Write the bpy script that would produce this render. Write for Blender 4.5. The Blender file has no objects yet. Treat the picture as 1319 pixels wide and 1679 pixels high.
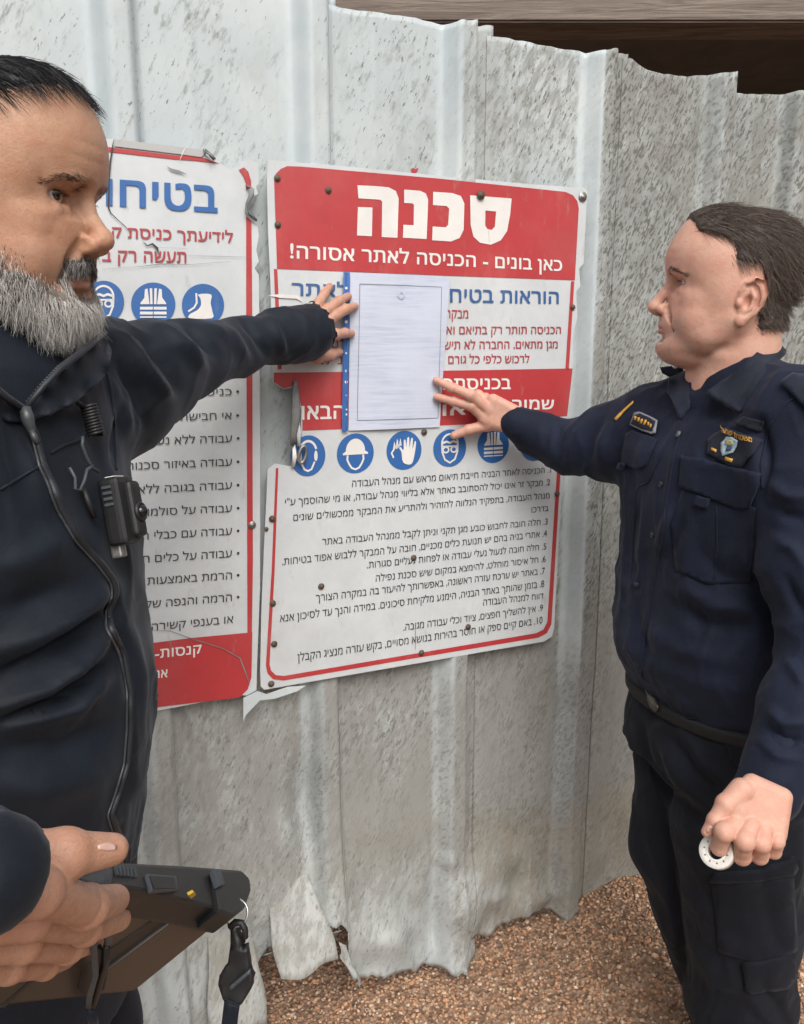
import bpy, bmesh, math, random
import numpy as np
from mathutils import Vector, Matrix
random.seed(7); rng = np.random.default_rng(11)
SC = bpy.context.scene; COL = SC.collection

# ------------------------------------------------------------------ camera
F_PX, W_PX, H_PX = 1350.0, 1319.0, 1679.0
PITCH = math.atan((839.5 - 580) / F_PX)
CAM = np.array([0, 0, 1.5])
cd = bpy.data.cameras.new('camera'); cam = bpy.data.objects.new('camera', cd); COL.objects.link(cam)
cam.location = CAM; cam.rotation_euler = (math.pi / 2 - PITCH, 0, 0)
cd.sensor_fit = 'VERTICAL'; cd.sensor_height = 24.0; cd.lens = 24.0 * F_PX / H_PX
cd.clip_start = 0.02; cd.clip_end = 3000
cd.dof.use_dof = False
SC.camera = cam

# ------------------------------------------------------------------ sky, sun, exposure
SUN_EL, SUN_AZ = math.radians(48), math.radians(168)      # azimuth: direction the light comes from, clockwise from +Y
w = bpy.data.worlds.new('World'); SC.world = w; w.use_nodes = True
nt = w.node_tree; nt.nodes.clear()
sky = nt.nodes.new('ShaderNodeTexSky'); sky.sky_type = 'NISHITA'; sky.sun_disc = False
sky.sun_elevation = SUN_EL; sky.sun_rotation = SUN_AZ; sky.air_density = 1.0; sky.dust_density = 6.0; sky.ozone_density = 0.6
hs = nt.nodes.new('ShaderNodeHueSaturation'); hs.inputs['Saturation'].default_value = 0.35
bg = nt.nodes.new('ShaderNodeBackground'); bg.inputs[1].default_value = 0.14
wo = nt.nodes.new('ShaderNodeOutputWorld')
nt.links.new(sky.outputs[0], hs.inputs['Color']); nt.links.new(hs.outputs[0], bg.inputs[0]); nt.links.new(bg.outputs[0], wo.inputs[0])
sl = bpy.data.lights.new('sun', 'SUN'); sl.energy = 1.5; sl.angle = math.radians(40); sl.color = (1, .97, .93)
so = bpy.data.objects.new('sun', sl); COL.objects.link(so)
sd = Vector((math.sin(SUN_AZ) * math.cos(SUN_EL), math.cos(SUN_AZ) * math.cos(SUN_EL), math.sin(SUN_EL)))
so.rotation_euler = sd.to_track_quat('Z', 'Y').to_euler()
SC.view_settings.view_transform = 'Standard'; SC.view_settings.look = 'None'
SC.view_settings.gamma = 1.0; SC.view_settings.exposure = 0.12; SC.view_settings.use_curve_mapping = False
SC.cycles.use_denoising = True
SC.cycles.max_bounces = 6

# ------------------------------------------------------------------ pixel <-> place helpers
_c, _s = math.cos(PITCH), math.sin(PITCH)
def ray(px, py):
    x = (px - 659.5) / F_PX; y = -(py - 839.5) / F_PX
    return np.array([x, y * _s + _c, y * _c - _s])
def P(px, py, d):                      # point seen at a pixel, d metres along the view axis
    return CAM + d * ray(px, py)
def PV(px, py, d): return Vector(P(px, py, d))
def proj(V):                           # world points (N,3) -> pixels, depth
    q = np.asarray(V, float) - CAM
    dep = q[:, 1] * _c - q[:, 2] * _s
    up = q[:, 1] * _s + q[:, 2] * _c
    return 659.5 + F_PX * q[:, 0] / dep, 839.5 - F_PX * up / dep, dep
AL = math.radians(22.7)
FD = np.array([math.cos(AL), math.sin(AL), 0]); FN = np.array([math.sin(AL), -math.cos(AL), 0]); FQ = np.array([0, 1.66335, 0])
def FP(s, z, off=0.0):                 # fence coordinates: along, up, towards the viewer
    b = FQ - FD * (FQ @ FD)
    return b + FD * s + np.array([0, 0, z]) + FN * off
def M(px, py, off=0.0):                # pixel -> (s, z) on the sign plane shifted by off
    r = ray(px, py); t = ((FQ + FN * off) - CAM) @ FN / (r @ FN); p = CAM + t * r
    return np.array([p @ FD, p[2]])

# ------------------------------------------------------------------ objects
def mesh_obj(name, V, Fs, mat, parent=None, smooth=False, loc=None):
    me = bpy.data.meshes.new(name)
    V = np.asarray(V, np.float32).reshape(-1, 3)
    if isinstance(Fs, np.ndarray):
        k = Fs.shape[1]
        me.vertices.add(len(V)); me.vertices.foreach_set('co', V.ravel())
        me.loops.add(Fs.size); me.loops.foreach_set('vertex_index', Fs.astype(np.int32).ravel())
        me.polygons.add(len(Fs)); me.polygons.foreach_set('loop_start', np.arange(0, Fs.size, k, dtype=np.int32))
        me.polygons.foreach_set('loop_total', np.full(len(Fs), k, np.int32))
        me.update(calc_edges=True); me.validate()
    else:
        me.from_pydata([tuple(v) for v in V.tolist()], [], [tuple(f) for f in Fs]); me.update()
    if smooth: me.polygons.foreach_set('use_smooth', np.ones(len(me.polygons), bool))
    for m in (mat if isinstance(mat, (list, tuple)) else [mat]): me.materials.append(m)
    o = bpy.data.objects.new(name, me); COL.objects.link(o)
    if parent is not None:
        o.parent = parent; o.matrix_parent_inverse = parent.matrix_world.inverted()
    return o
def bm_obj(name, bm, mat, parent=None, smooth=False):
    me = bpy.data.meshes.new(name); bm.to_mesh(me); bm.free()
    if smooth: me.polygons.foreach_set('use_smooth', np.ones(len(me.polygons), bool))
    me.materials.append(mat)
    o = bpy.data.objects.new(name, me); COL.objects.link(o)
    if parent is not None:
        o.parent = parent; o.matrix_parent_inverse = parent.matrix_world.inverted()
    return o
def tag(o, label=None, cat=None, group=None, kind=None):
    if label: o['label'] = label
    if cat: o['category'] = cat
    if group: o['group'] = group
    if kind: o['kind'] = kind
    return o
def thing(name, loc, label, cat, group=None):
    o = bpy.data.objects.new(name, None); COL.objects.link(o); o.location = loc; o.empty_display_size = .1
    o.matrix_world = Matrix.Translation(Vector(loc))
    return tag(o, label, cat, group)
def set_attr(o, name, vals):
    a = o.data.attributes.new(name, 'FLOAT', 'POINT'); a.data.foreach_set('value', np.asarray(vals, np.float32))
def set_col(o, name, vals):
    a = o.data.attributes.new(name, 'FLOAT_COLOR', 'POINT')
    v = np.ones((len(vals), 4), np.float32); v[:, :3] = vals; a.data.foreach_set('color', v.ravel())

# ------------------------------------------------------------------ node materials
class MT:
    def __init__(s, name, col=(.5, .5, .5), rough=.5, **kw):
        s.m = bpy.data.materials.new(name); s.m.use_nodes = True; s.t = s.m.node_tree; s.n = s.t.nodes; s.l = s.t.links
        s.b = s.n['Principled BSDF']; s.set(s.b.inputs['Base Color'], col); s.set(s.b.inputs['Roughness'], rough)
        for k, v in kw.items(): s.set(s.b.inputs[k.replace('_', ' ')], v)
    def set(s, inp, v):
        if hasattr(v, 'is_output') or isinstance(v, bpy.types.NodeSocket): s.l.new(v, inp)
        elif isinstance(v, (tuple, list)): inp.default_value = tuple(v) + ((1,) if len(v) == 3 and len(inp.default_value) == 4 else ())
        else: inp.default_value = v
    def node(s, typ, _out=0, _p=None, **kw):
        nd = s.n.new('ShaderNode' + typ)
        for k, v in (_p or {}).items(): setattr(nd, k, v)
        for k, v in kw.items():
            key = int(k[1:]) if k[0] == 'i' and k[1:].isdigit() else k.replace('_', ' ')
            s.set(nd.inputs[key], v)
        return nd.outputs[_out]
    def obj(s): return s.node('TexCoord', 3)
    def geo(s): return s.node('NewGeometry', 0)
    def attr(s, name, out=2): return s.node('Attribute', out, {'attribute_name': name})
    def mapping(s, v, scale=(1, 1, 1), rot=(0, 0, 0), loc=(0, 0, 0)):
        return s.node('Mapping', 0, Vector=v, Scale=scale, Rotation=rot, Location=loc)
    def noise(s, v, scale, detail=4, rough=.55, out=0, dist=0.0):
        return s.node('TexNoise', out, Vector=v, Scale=scale, Detail=detail, Roughness=rough, Distortion=dist)
    def ramp(s, f, a, b, ca=0., cb=1.):
        return s.node('MapRange', 0, {'clamp': True, 'interpolation_type': 'SMOOTHSTEP'}, i0=f, i1=a, i2=b, i3=ca, i4=cb)
    def math(s, op, a, b=0.0): return s.node('Math', 0, {'operation': op}, i0=a, i1=b)
    def mix(s, f, a, b, mode='MIX'):
        nd = s.n.new('ShaderNodeMix'); nd.data_type = 'RGBA'; nd.blend_type = mode; nd.clamp_factor = True
        s.set(nd.inputs[0], f); s.set(nd.inputs[6], a); s.set(nd.inputs[7], b); return nd.outputs[2]
    def bump(s, h, strength=.3, dist=.002, normal=None):
        nd = s.n.new('ShaderNodeBump'); s.set(nd.inputs['Height'], h); nd.inputs['Strength'].default_value = strength; nd.inputs['Distance'].default_value = dist
        if normal is not None: s.l.new(normal, nd.inputs['Normal'])
        s.l.new(nd.outputs[0], s.b.inputs['Normal']); return nd.outputs[0]
    def color(s, c): s.set(s.b.inputs['Base Color'], c)
    def rough(s, c): s.set(s.b.inputs['Roughness'], c)

def plain(name, col, rough=.5, var=.12, scale=60, bump=.15, bd=.0006, **kw):
    m = MT(name, col, rough, **kw); v = m.geo()
    n1 = m.noise(v, scale, 5); n2 = m.noise(v, scale * .13, 3)
    k = m.math('ADD', m.math('MULTIPLY', n1, .5), m.math('MULTIPLY', n2, .5))
    lo = tuple(c * (1 - var) for c in col); hi = tuple(min(1, c * (1 + var)) for c in col)
    m.color(m.mix(m.ramp(k, .3, .7), lo, hi)); m.bump(n1, bump, bd)
    return m.m

def fence_metal():
    m = MT('dirty_fence_metal', rough=.5); v = m.geo()
    d = m.attr('dirt'); cl = m.attr('clean')
    # plane coordinates: s along the sheet, z up
    q = m.node('Mapping', 0, Vector=v, Rotation=(0, 0, -AL))
    diag = m.node('Mapping', 0, Vector=m.node('Mapping', 0, Vector=q, Rotation=(0, math.radians(-26), 0)), Scale=(2.6, 1, .85))
    vert = m.node('Mapping', 0, Vector=q, Scale=(1, 1, .12))
    big = m.noise(q, 5.5, 5, .6); fine = m.noise(diag, 30, 8, .70); spots = m.noise(diag, 75, 5, .6); blot = m.noise(diag, 17, 8, .72)
    streak = m.noise(vert, 60, 4, .6); micro = m.noise(q, 260, 4, .6)
    base = m.mix(m.ramp(big, .35, .7), (.47, .535, .56), (.58, .635, .645))
    base = m.mix(m.math('MULTIPLY', m.ramp(streak, .5, .8), .35), base, (.52, .55, .53))
    # mud film, grows with the dirt amount
    clus = m.math('MULTIPLY', m.math('SUBTRACT', m.noise(m.mapping(q, (1, 1, .6)), 8.0, 4, .6), .5), .55)
    thr = m.math('SUBTRACT', m.math('SUBTRACT', .74, m.math('MULTIPLY', d, .42)), clus)
    f1 = m.ramp(m.math('SUBTRACT', fine, thr), -.05, .14)
    f2 = m.ramp(m.math('SUBTRACT', spots, m.math('SUBTRACT', .715, m.math('MULTIPLY', d, .21))), -.01, .07)
    f3 = m.ramp(m.math('SUBTRACT', blot, m.math('SUBTRACT', .76, m.math('MULTIPLY', d, .34))), -.06, .16)
    keep = m.math('SUBTRACT', 1, m.math('MULTIPLY', cl, .90))
    f4 = m.math('MULTIPLY', m.ramp(big, .2, .8, .75, 1.2), m.math('MULTIPLY', d, .50))
    col = m.mix(m.math('MULTIPLY', f4, keep), base, (.345, .348, .325))
    col = m.mix(m.math('MULTIPLY', m.math('MULTIPLY', f1, m.math('SUBTRACT', .74, m.math('MULTIPLY', d, .30))), keep), col, (.185, .182, .160))
    col = m.mix(m.math('MULTIPLY', m.math('MULTIPLY', f3, .5), keep), col, (.15, .145, .128))
    col = m.mix(m.math('MULTIPLY', m.math('MULTIPLY', f2, .75), keep), col, (.085, .076, .060))
    mot = m.noise(m.mapping(q, (1, 1, .45)), 6.0, 7, .7); drip = m.noise(m.mapping(q, (1, 1, .06)), 30, 5, .65)
    col = m.mix(m.math('MULTIPLY', m.math('MULTIPLY', keep, d), m.ramp(mot, .48, .64, 0, .62)), col, (.215, .213, .185))
    col = m.mix(m.math('MULTIPLY', m.math('MULTIPLY', keep, d), m.ramp(drip, .55, .75, 0, .5)), col, (.20, .195, .175))
    rust = m.ramp(m.noise(q, 21, 3, .5), .76, .80)
    col = m.mix(m.math('MULTIPLY', m.math('MULTIPLY', rust, .6), keep), col, (.33, .22, .12))
    ws = m.attr('wash'); run = m.noise(m.mapping(q, (1, 1, .22)), 17, 5, .6); run2 = m.noise(m.mapping(q, (1, 1, .3)), 48, 4, .6)
    col = m.mix(m.math('MULTIPLY', m.math('MULTIPLY', ws, keep), m.ramp(run, .28, .70, .25, .85)), col, (.275, .272, .255))
    col = m.mix(m.math('MULTIPLY', m.math('MULTIPLY', ws, keep), m.ramp(run2, .54, .74, 0, .55)), col, (.17, .162, .145))
    lo = m.attr('low')
    col = m.mix(m.math('MULTIPLY', lo, m.ramp(m.math('ADD', m.math('MULTIPLY', streak, .6), m.math('MULTIPLY', big, .5)), .35, .75, .15, .8)), col, (.27, .235, .18))
    m.color(col)
    m.rough(m.ramp(m.math('ADD', f1, f4), 0, 1, .42, .85))
    h = m.math('ADD', m.math('MULTIPLY', f1, .5), m.math('ADD', m.math('MULTIPLY', f2, .5), m.math('MULTIPLY', micro, .35)))
    m.bump(h, .35, .0012)
    m.b.inputs['Metallic'].default_value = 0.0
    return m.m

def printed(name, col, rough=.38, wear=.75, fade=(.8, .8, .78)):
    m = MT(name, col, rough); v = m.geo()
    n = m.noise(v, 9, 6, .65); sc = m.noise(m.mapping(v, (1, 1, .18)), 130, 4, .6); sp = m.noise(v, 170, 4, .55)
    lo = tuple(c * .86 for c in col)
    c = m.mix(m.ramp(n, .3, .75), col, lo)
    c = m.mix(m.math('MULTIPLY', m.ramp(sc, .66, .8), wear * .5), c, fade)
    c = m.mix(m.math('MULTIPLY', m.ramp(sp, .72, .76), wear * .8), c, (.2, .19, .17))
    gr = m.noise(v, 3.3, 4, .6)
    c = m.mix(m.ramp(gr, .45, .8, 0, .28 * wear), c, (.36, .34, .30))
    fd = m.noise(m.mapping(v, (1, 1, .5)), 6.5, 6, .7)
    c = m.mix(m.ramp(fd, .52, .72, 0, .30 * wear), c, fade)
    sm = m.noise(m.mapping(v, (1, 1, .35), (.3, .5, 0)), 40, 5, .65)
    c = m.mix(m.ramp(sm, .60, .74, 0, .40 * wear), c, (.30, .28, .25))
    m.color(c); m.rough(m.ramp(n, .3, .7, rough - .06, rough + .15)); m.bump(m.noise(v, 14, 4), .25, .004)
    return m.m

def fabric(name, col, rough=.85, weave=1800, sheen=.25, ws=.25, fold=0.0):
    m = MT(name, col, rough); v = m.geo()
    n = m.noise(v, 7, 5, .6); n2 = m.noise(v, 240, 3)
    lo = tuple(c * .75 for c in col); hi = tuple(c * 1.3 for c in col)
    c = m.mix(m.ramp(n, .3, .7), lo, hi); c = m.mix(m.ramp(n2, .45, .8, 0, .22), c, tuple(x * 2.2 + .004 for x in col)); m.color(c)
    m.set(m.b.inputs['Sheen Weight'], sheen * .4); m.set(m.b.inputs['Sheen Roughness'], .45); m.set(m.b.inputs['Sheen Tint'], (.55, .6, .7, 1))
    m.set(m.b.inputs['Specular IOR Level'], .25)
    wv = m.node('TexWave', 1, {'wave_type': 'BANDS', 'bands_direction': 'DIAGONAL'}, Vector=v, Scale=weave * .16, Distortion=.6)
    h = m.math('ADD', m.math('MULTIPLY', wv, .03), m.math('MULTIPLY', n2, .8)); rd = m.node('TexNoise', 0, {'noise_type': 'RIDGED_MULTIFRACTAL', 'normalize': True}, Vector=v, Scale=26.0, Detail=3.0, Roughness=.5)
    h = m.math('ADD', h, m.math('MULTIPLY', rd, 2.6))
    m.bump(h, ws, .0022)
    return m.m

MAT = {}
MAT['fence'] = fence_metal()
MAT['white'] = printed('sign_white', (.60, .63, .645))
MAT['red'] = printed('sign_red', (.47, .04, .045), .42, .7, (.62, .24, .22))
MAT['blue'] = printed('sign_blue', (.03, .13, .38), .42, .3, (.3, .4, .55))
MAT['ink'] = plain('sign_ink', (.035, .035, .04), .6)
MAT['lettering_white'] = printed('lettering_white', (.78, .76, .73), .45, .25)
MAT['maroon'] = printed('maroon_ink', (.40, .05, .06), .45, .25)
MAT['blue_ink'] = printed('blue_ink', (.03, .11, .30), .45, .25)
MAT['steel'] = plain('bare_steel', (.32, .31, .29), .42, .3, 400, .4, Metallic=.8)
MAT['rust'] = plain('rusty_screw', (.10, .075, .055), .7, .4, 500, .5)
MAT['tear'] = plain('torn_metal_back', (.20, .205, .20), .55, .25, 60, .3)
# ------------------------------------------------------------------ ground and gravel
def gz(x, y):
    x = np.asarray(x, float); y = np.asarray(y, float)
    s = x * FD[0] + y * FD[1]
    t = np.clip((s - .80) / .5, 0, 1); t = t * t * (3 - 2 * t)
    back = np.clip((y - 1.3) / .8, 0, 1)
    far = np.clip(1 - np.hypot(x, y - 1.5) / 6, 0, 1)
    return (.01 + .135 * t * np.clip((y - .6) / .9, 0, 1) + .02 * np.sin(x * 5.3 + 1) * np.sin(y * 4.1) * .5 + .006 * np.sin(x * 17 + y * 9) + .03 * back) * far
g1 = np.linspace(-4, 4, 161); gx, gy = np.meshgrid(g1, g1 + 1.5, indexing='ij')
V = np.stack([gx, gy, gz(gx, gy)], -1).reshape(-1, 3)
idx = np.arange(161 * 161).reshape(161, 161)
Fq = np.stack([idx[:-1, :-1], idx[1:, :-1], idx[1:, 1:], idx[:-1, 1:]], -1).reshape(-1, 4)
# skirt out to the horizon
ring = np.concatenate([idx[:, 0], idx[-1, 1:], idx[-2::-1, -1], idx[0, -2:0:-1]])
rv = V[ring].copy(); cen = np.array([0, 1.5, 0]); rv = cen + (rv - cen) * 400; rv[:, 2] = 0
k = len(ring); b0 = len(V); ar = np.arange(k)
Fs = np.stack([ring, b0 + ar, b0 + (ar + 1) % k, np.roll(ring, -1)], -1)
m = MT('gravel_bed', rough=.95); v = m.geo()
n = m.node('TexVoronoi', 1, Vector=v, Scale=95.0); nn = m.noise(v, 40, 5)
sep = m.node('SeparateColor', 0, i0=n)
m.color(m.mix(sep, (.16, .09, .055), (.36, .24, .16))); m.bump(m.node('TexVoronoi', 0, Vector=v, Scale=95.0), .8, .008)
tag(mesh_obj('ground', np.concatenate([V, rv]), np.concatenate([Fq, Fs[:, ::-1]]), m.m, smooth=True), kind='structure')

def ico():
    bm = bmesh.new(); bmesh.ops.create_icosphere(bm, subdivisions=1, radius=1)
    V = np.array([v.co[:] for v in bm.verts]); Fc = np.array([[v.index for v in f.verts] for f in bm.faces]); bm.free(); return V, Fc
def gravel(n, x0, x1, y0, y1, r0, r1, name):
    IV, IF = ico()
    x = rng.uniform(x0, x1, n); y = rng.uniform(y0, y1, n)
    dpt = y * _c - (0 - 1.5) * _s; px = 659.5 + F_PX * x / dpt
    k = (px > -150) & (px < 1480); x, y = x[k], y[k]; n = len(x)
    r = r0 + (r1 - r0) * rng.beta(1.5, 4, n)
    V = IV[None] * (1 + rng.uniform(-.22, .22, (n, len(IV), 1)))
    V = V * (r[:, None, None] * np.stack([rng.uniform(.7, 1.35, n), rng.uniform(.7, 1.35, n), rng.uniform(.45, .8, n)], -1)[:, None, :])
    a = rng.uniform(0, 6.28, n); b = rng.normal(0, .45, n); ca, sa, cb, sb = np.cos(a), np.sin(a), np.cos(b), np.sin(b)
    X = V[..., 0] * cb[:, None] + V[..., 2] * sb[:, None]; Z = -V[..., 0] * sb[:, None] + V[..., 2] * cb[:, None]; Y = V[..., 1]
    V = np.stack([X * ca[:, None] - Y * sa[:, None], X * sa[:, None] + Y * ca[:, None], Z], -1)
    V += np.stack([x, y, gz(x, y) + rng.uniform(-.2, .9, n) * r * .8], -1)[:, None, :]
    Fc = (IF[None] + (np.arange(n) * len(IV))[:, None, None]).reshape(-1, 3)
    m = MT('gravel_stone', rough=.75); g = m.attr('tone', 0); vv = m.geo()
    m.color(m.mix(m.ramp(m.noise(vv, 500, 3), .35, .7, 0, .5), g, (.20, .13, .09))); m.bump(m.noise(vv, 900, 3), .4, .0008)
    o = mesh_obj(name, V.reshape(-1, 3), Fc, m.m)
    pal = .03 + 1.22 * np.array([(.36, .22, .13), (.42, .26, .155), (.27, .145, .08), (.46, .34, .24), (.33, .21, .14), (.44, .235, .125), (.17, .10, .06), (.52, .42, .33), (.39, .215, .115)])
    c = pal[rng.integers(0, len(pal), n)] * rng.uniform(.75, 1.2, (n, 1)) * np.array([1.06, .98, .90])
    set_col(o, 'tone', np.repeat(c, len(IV), 0))
    return o
o = gravel(34000, -.5, 1.35, 1.12, 2.45, .0028, .0076, 'gravel')
tag(o, 'loose reddish brown gravel covering the ground at the fence', 'gravel', kind='stuff')

# ------------------------------------------------------------------ corrugated fence, sheet by sheet
OFFB = -.034
RIBS = [M(205, 400)[0], M(520, 400)[0], M(757, 400)[0], M(985, 300)[0], M(1180, 300)[0]]
RIBS = [RIBS[0] - .31] + RIBS
RH = .032
def rib_off(s):
    o = np.zeros_like(s)
    for r in RIBS:
        o = np.maximum(o, np.interp(s, [r - .030, r - .006, r + .030, r + .040], [0, RH, RH, 0], left=0, right=0))
        o = np.maximum(o, 0) + .0012 * (np.exp(-((s - r - .13) / .006) ** 2))
    return o
def clean_mask(s):
    o = np.zeros_like(s)
    for r in RIBS: o = np.maximum(o, np.interp(s, [r - .050, r - .040, r - .004, r + .002], [0, 1, 1, 0], left=0, right=0))
    return o
def vnoise(p, seed=0):                 # cheap smooth value noise on (N,k) points
    p = np.asarray(p, float); i = np.floor(p).astype(np.int64); f = p - i; f = f * f * (3 - 2 * f)
    out = 0
    k = p.shape[1]
    for c in range(1 << k):
        b = [(c >> j) & 1 for j in range(k)]
        hsh = np.full(len(p), seed * 7919 + 17, np.int64); wgt = np.ones(len(p))
        for j in range(k):
            hsh = (hsh * 1103515245 + (i[:, j] + b[j]) * (374761393 + 668265263 * j)) & 0x7fffffff
            wgt = wgt * (f[:, j] if b[j] else 1 - f[:, j])
        hsh = (hsh ^ (hsh >> 13)) * 1274126177 & 0x7fffffff
        out = out + wgt * ((hsh & 0xffff) / 65535.)
    return out * 2 - 1
def bulge(s, z):
    p = np.stack([s, z], -1)
    b = .006 * vnoise(p * 2.3, 3) + .0025 * vnoise(p * 9, 4)
    low = np.clip((.42 - z) / .4, 0, 1)
    b = b + low * (.022 * vnoise(np.stack([s * 7, z * 5], -1), 5) + .012 * vnoise(np.stack([s * 19, z * 13], -1), 6))
    rg = lambda a, b, sd: 1 - 2 * np.abs(vnoise(np.stack([s * a + z * a * .35, z * b], -1), sd))
    b = b + np.clip((.40 - z) / .2, 0, 1) * np.clip((1.0 - s) / .1, .25, 1) * (.018 * rg(6, 4, 15) + .010 * rg(15, 8, 16))
    for (px, wd, a) in ((505, .085, .060), (770, .05, .035), (300, .12, .05), (640, .06, .018)):
        c = M(px, 1500); b = b + a * np.exp(-((s - c[0]) / wd) ** 2) * np.clip((.36 - z) / .30, 0, 1.2) ** 1.6
    # the two crumpled ribs
    for (px, py, rs, rz, a) in ((520, 1250, .012, .25, -.012), (785, 1300, .010, .22, -.008), (478, 1385, .035, .05, .016), (505, 1330, .03, .10, -.03), (545, 1480, .05, .10, .030), (735, 1415, .03, .02, .010), (765, 1500, .05, .08, .02), (700, 1450, .03, .10, .012), (1090, 1200, .05, .1, -.01), (440, 1480, .05, .08, .02), (505, 1535, .05, .05, .045), (905, 1480, .03, .03, .02), (860, 1470, .03, .05, -.015)):
        c = M(px, py); b = b + a * np.exp(-((s - c[0]) / rs) ** 2 - ((z - c[1]) / rz) ** 2)
    return b
fence = thing('corrugated_fence', FP(.6, .02, OFFB), 'tall dented off-white corrugated metal fence spattered with mud, torn along the bottom', 'fence')
def sheet(s0, s1, top, bot, off=0.0, ns=None, planf=None, label=None):
    tp = np.array([M(*p, OFFB) for p in top]); bt = np.array([M(*p, OFFB) for p in bot])
    ns = ns or int((s1 - s0) / .0050); nz = 190
    ss = np.linspace(s0, s1, ns); tt = np.linspace(0, 1, nz)
    zt = np.interp(ss, tp[:, 0], tp[:, 1]); zb = np.interp(ss, bt[:, 0], bt[:, 1])
    zt = zt + .002 * vnoise(ss[:, None] * 60, 8); zb = zb + .008 * vnoise(ss[:, None] * 45, 9) + .005 * vnoise(ss[:, None] * 140, 10)
    S, T = np.meshgrid(ss, tt, indexing='ij'); Z = zb[:, None] + (zt - zb)[:, None] * T
    s_, z_ = S.ravel(), Z.ravel()
    o_ = OFFB + rib_off(s_) + bulge(s_, z_) * np.clip((2.2 - z_) / 1.2, .15, 1) * np.where((z_ > .84) & (s_ < 1.03), .12, 1) + off
    V = np.array([0, 0, 0]) + (FQ - FD * (FQ @ FD)) + s_[:, None] * FD + o_[:, None] * FN; V[:, 2] = z_
    if planf: V = planf(V, s_)
    ix = np.arange(ns * nz).reshape(ns, nz)
    Fq = np.stack([ix[:-1, :-1], ix[1:, :-1], ix[1:, 1:], ix[:-1, 1:]], -1).reshape(-1, 4)
    o = mesh_obj('sheet', V, Fq, MAT['fence'], fence, True)
    so_ = o.modifiers.new('t', 'SOLIDIFY'); so_.thickness = .0016; so_.offset = -1
    p = np.stack([s_, z_], -1)
    d = .36 + .22 * np.clip((s_ - .40) / .35, 0, 1) + .34 * np.clip((s_ - 1.06) / .06, 0, 1) + .34 * np.clip((1.05 - z_) / .3, 0, 1)
    d = d + .10 * vnoise(p * 4, 21)
    lowband = np.clip((.42 + .05 * vnoise(p * 6, 22) - z_) / .12, 0, 1)
    set_attr(o, 'dirt', np.clip(d * (1 - .35 * lowband * (s_ < 1.0)), 0, 1)); set_attr(o, 'clean', clean_mask(s_) * np.clip((z_ - .55) / .3, .55, 1) * np.where(s_ > 1.2, .35, 1))
    set_attr(o, 'low', np.clip((.48 + .06 * vnoise(p * 7, 23) - z_) / .08, 0, 1) * np.clip((s_ - .78) / .1, .25, 1))
    set_attr(o, 'wash', np.clip((1.02 + .06 * vnoise(p * 5, 24) - z_) / .22, 0, 1) * np.clip((z_ - .28) / .2, .35, 1))
    if label: o['label'] = label
    return o
sA0 = M(-420, 400, OFFB)[0]
cut = [M(547, 0, OFFB)[0], M(806, 60, OFFB)[0], M(1026, 100, OFFB)[0], M(1196, 130, OFFB)[0]]
botA = [(-500, 1780), (330, 1720), (352, 1690), (372, 1640), (415, 1600), (436, 1540), (444, 1548), (475, 1512), (520, 1488), (546, 1480), (560, 1500)]
sheet(sA0, cut[0] + .004, [(-500, -200), (0, -120), (500, -8), (547, -4), (560, -2)], botA, 0.0, 150)
sheet(cut[0] - .012, cut[1] + .003, [(530, 8), (548, 10), (690, 33), (740, 44), (802, 42), (815, 46)], [(530, 1545), (548, 1540), (575, 1592), (650, 1590), (700, 1582), (740, 1575), (760, 1583), (797, 1577), (830, 1577)], .002)
sheet(cut[1] - .012, cut[2] + .003, [(790, 60), (822, 63), (960, 88), (975, 90), (1020, 88), (1040, 91)], [(790, 1538), (835, 1520), (850, 1505), (895, 1490), (925, 1498), (940, 1485), (985, 1463), (1045, 1443), (1100, 1430)], .004)
sheet(cut[2] - .012, cut[3] + .003, [(1015, 95), (1030, 97), (1060, 118), (1110, 126), (1192, 126), (1215, 128)], [(1000, 1460), (1045, 1443), (1190, 1395), (1290, 1370)], .006)
pe = FP(cut[3], 0, OFFB + .01)
def planE(V, s):
    V = V.copy(); t = s - cut[3]; o = (V - pe) @ FN
    V[:, 0] = pe[0] + t * .97; V[:, 1] = pe[1] + t * .10 - o; return V
RIBS.append(cut[3] + .17); RIBS.append(cut[3] + .49)
zE = 2.068
sheet(cut[3] - .02, cut[3] + .95, [(1150, 143), (1400, 181), (1900, 250)], [(1150, 1405), (1500, 1330), (2500, 1150)], -.012, 130, planE)
# loose torn flaps hanging from the bottom edge
def flap(pts, offs, name='torn_flap', mat='fence', n=14):
    # pts: quad in pixels (tl, tr, br, bl); offs: towards-viewer offsets of its corners
    c = [np.append(M(*p), o) for p, o in zip(pts, offs)]
    V = []; 
    for i in range(n + 1):
        for j in range(n + 1):
            u, t = i / n, j / n
            a = c[0] * (1 - u) * (1 - t) + c[1] * u * (1 - t) + c[2] * u * t + c[3] * (1 - u) * t
            a = a + np.array([.006 * math.sin(7 * t + 3 * u), .005 * math.sin(9 * u + 2), .008 * math.sin(5 * u + 6 * t)]) * t
            V.append(FP(*a))
    ix = np.arange((n + 1) ** 2).reshape(n + 1, n + 1)
    Fq = np.stack([ix[:-1, :-1], ix[1:, :-1], ix[1:, 1:], ix[:-1, 1:]], -1).reshape(-1, 4)
    o = mesh_obj(name, V, Fq, MAT[mat], fence, True)
    so_ = o.modifiers.new('t', 'SOLIDIFY'); so_.thickness = .0015
    set_attr(o, 'dirt', np.full(len(V), .62)); set_attr(o, 'clean', np.zeros(len(V))); set_attr(o, 'low', np.full(len(V), .5)); set_attr(o, 'wash', np.full(len(V), .5))
    return o
flap([(548, 1530), (560, 1535), (582, 1596), (552, 1560)], [.03, .03, .05, .05])
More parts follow.
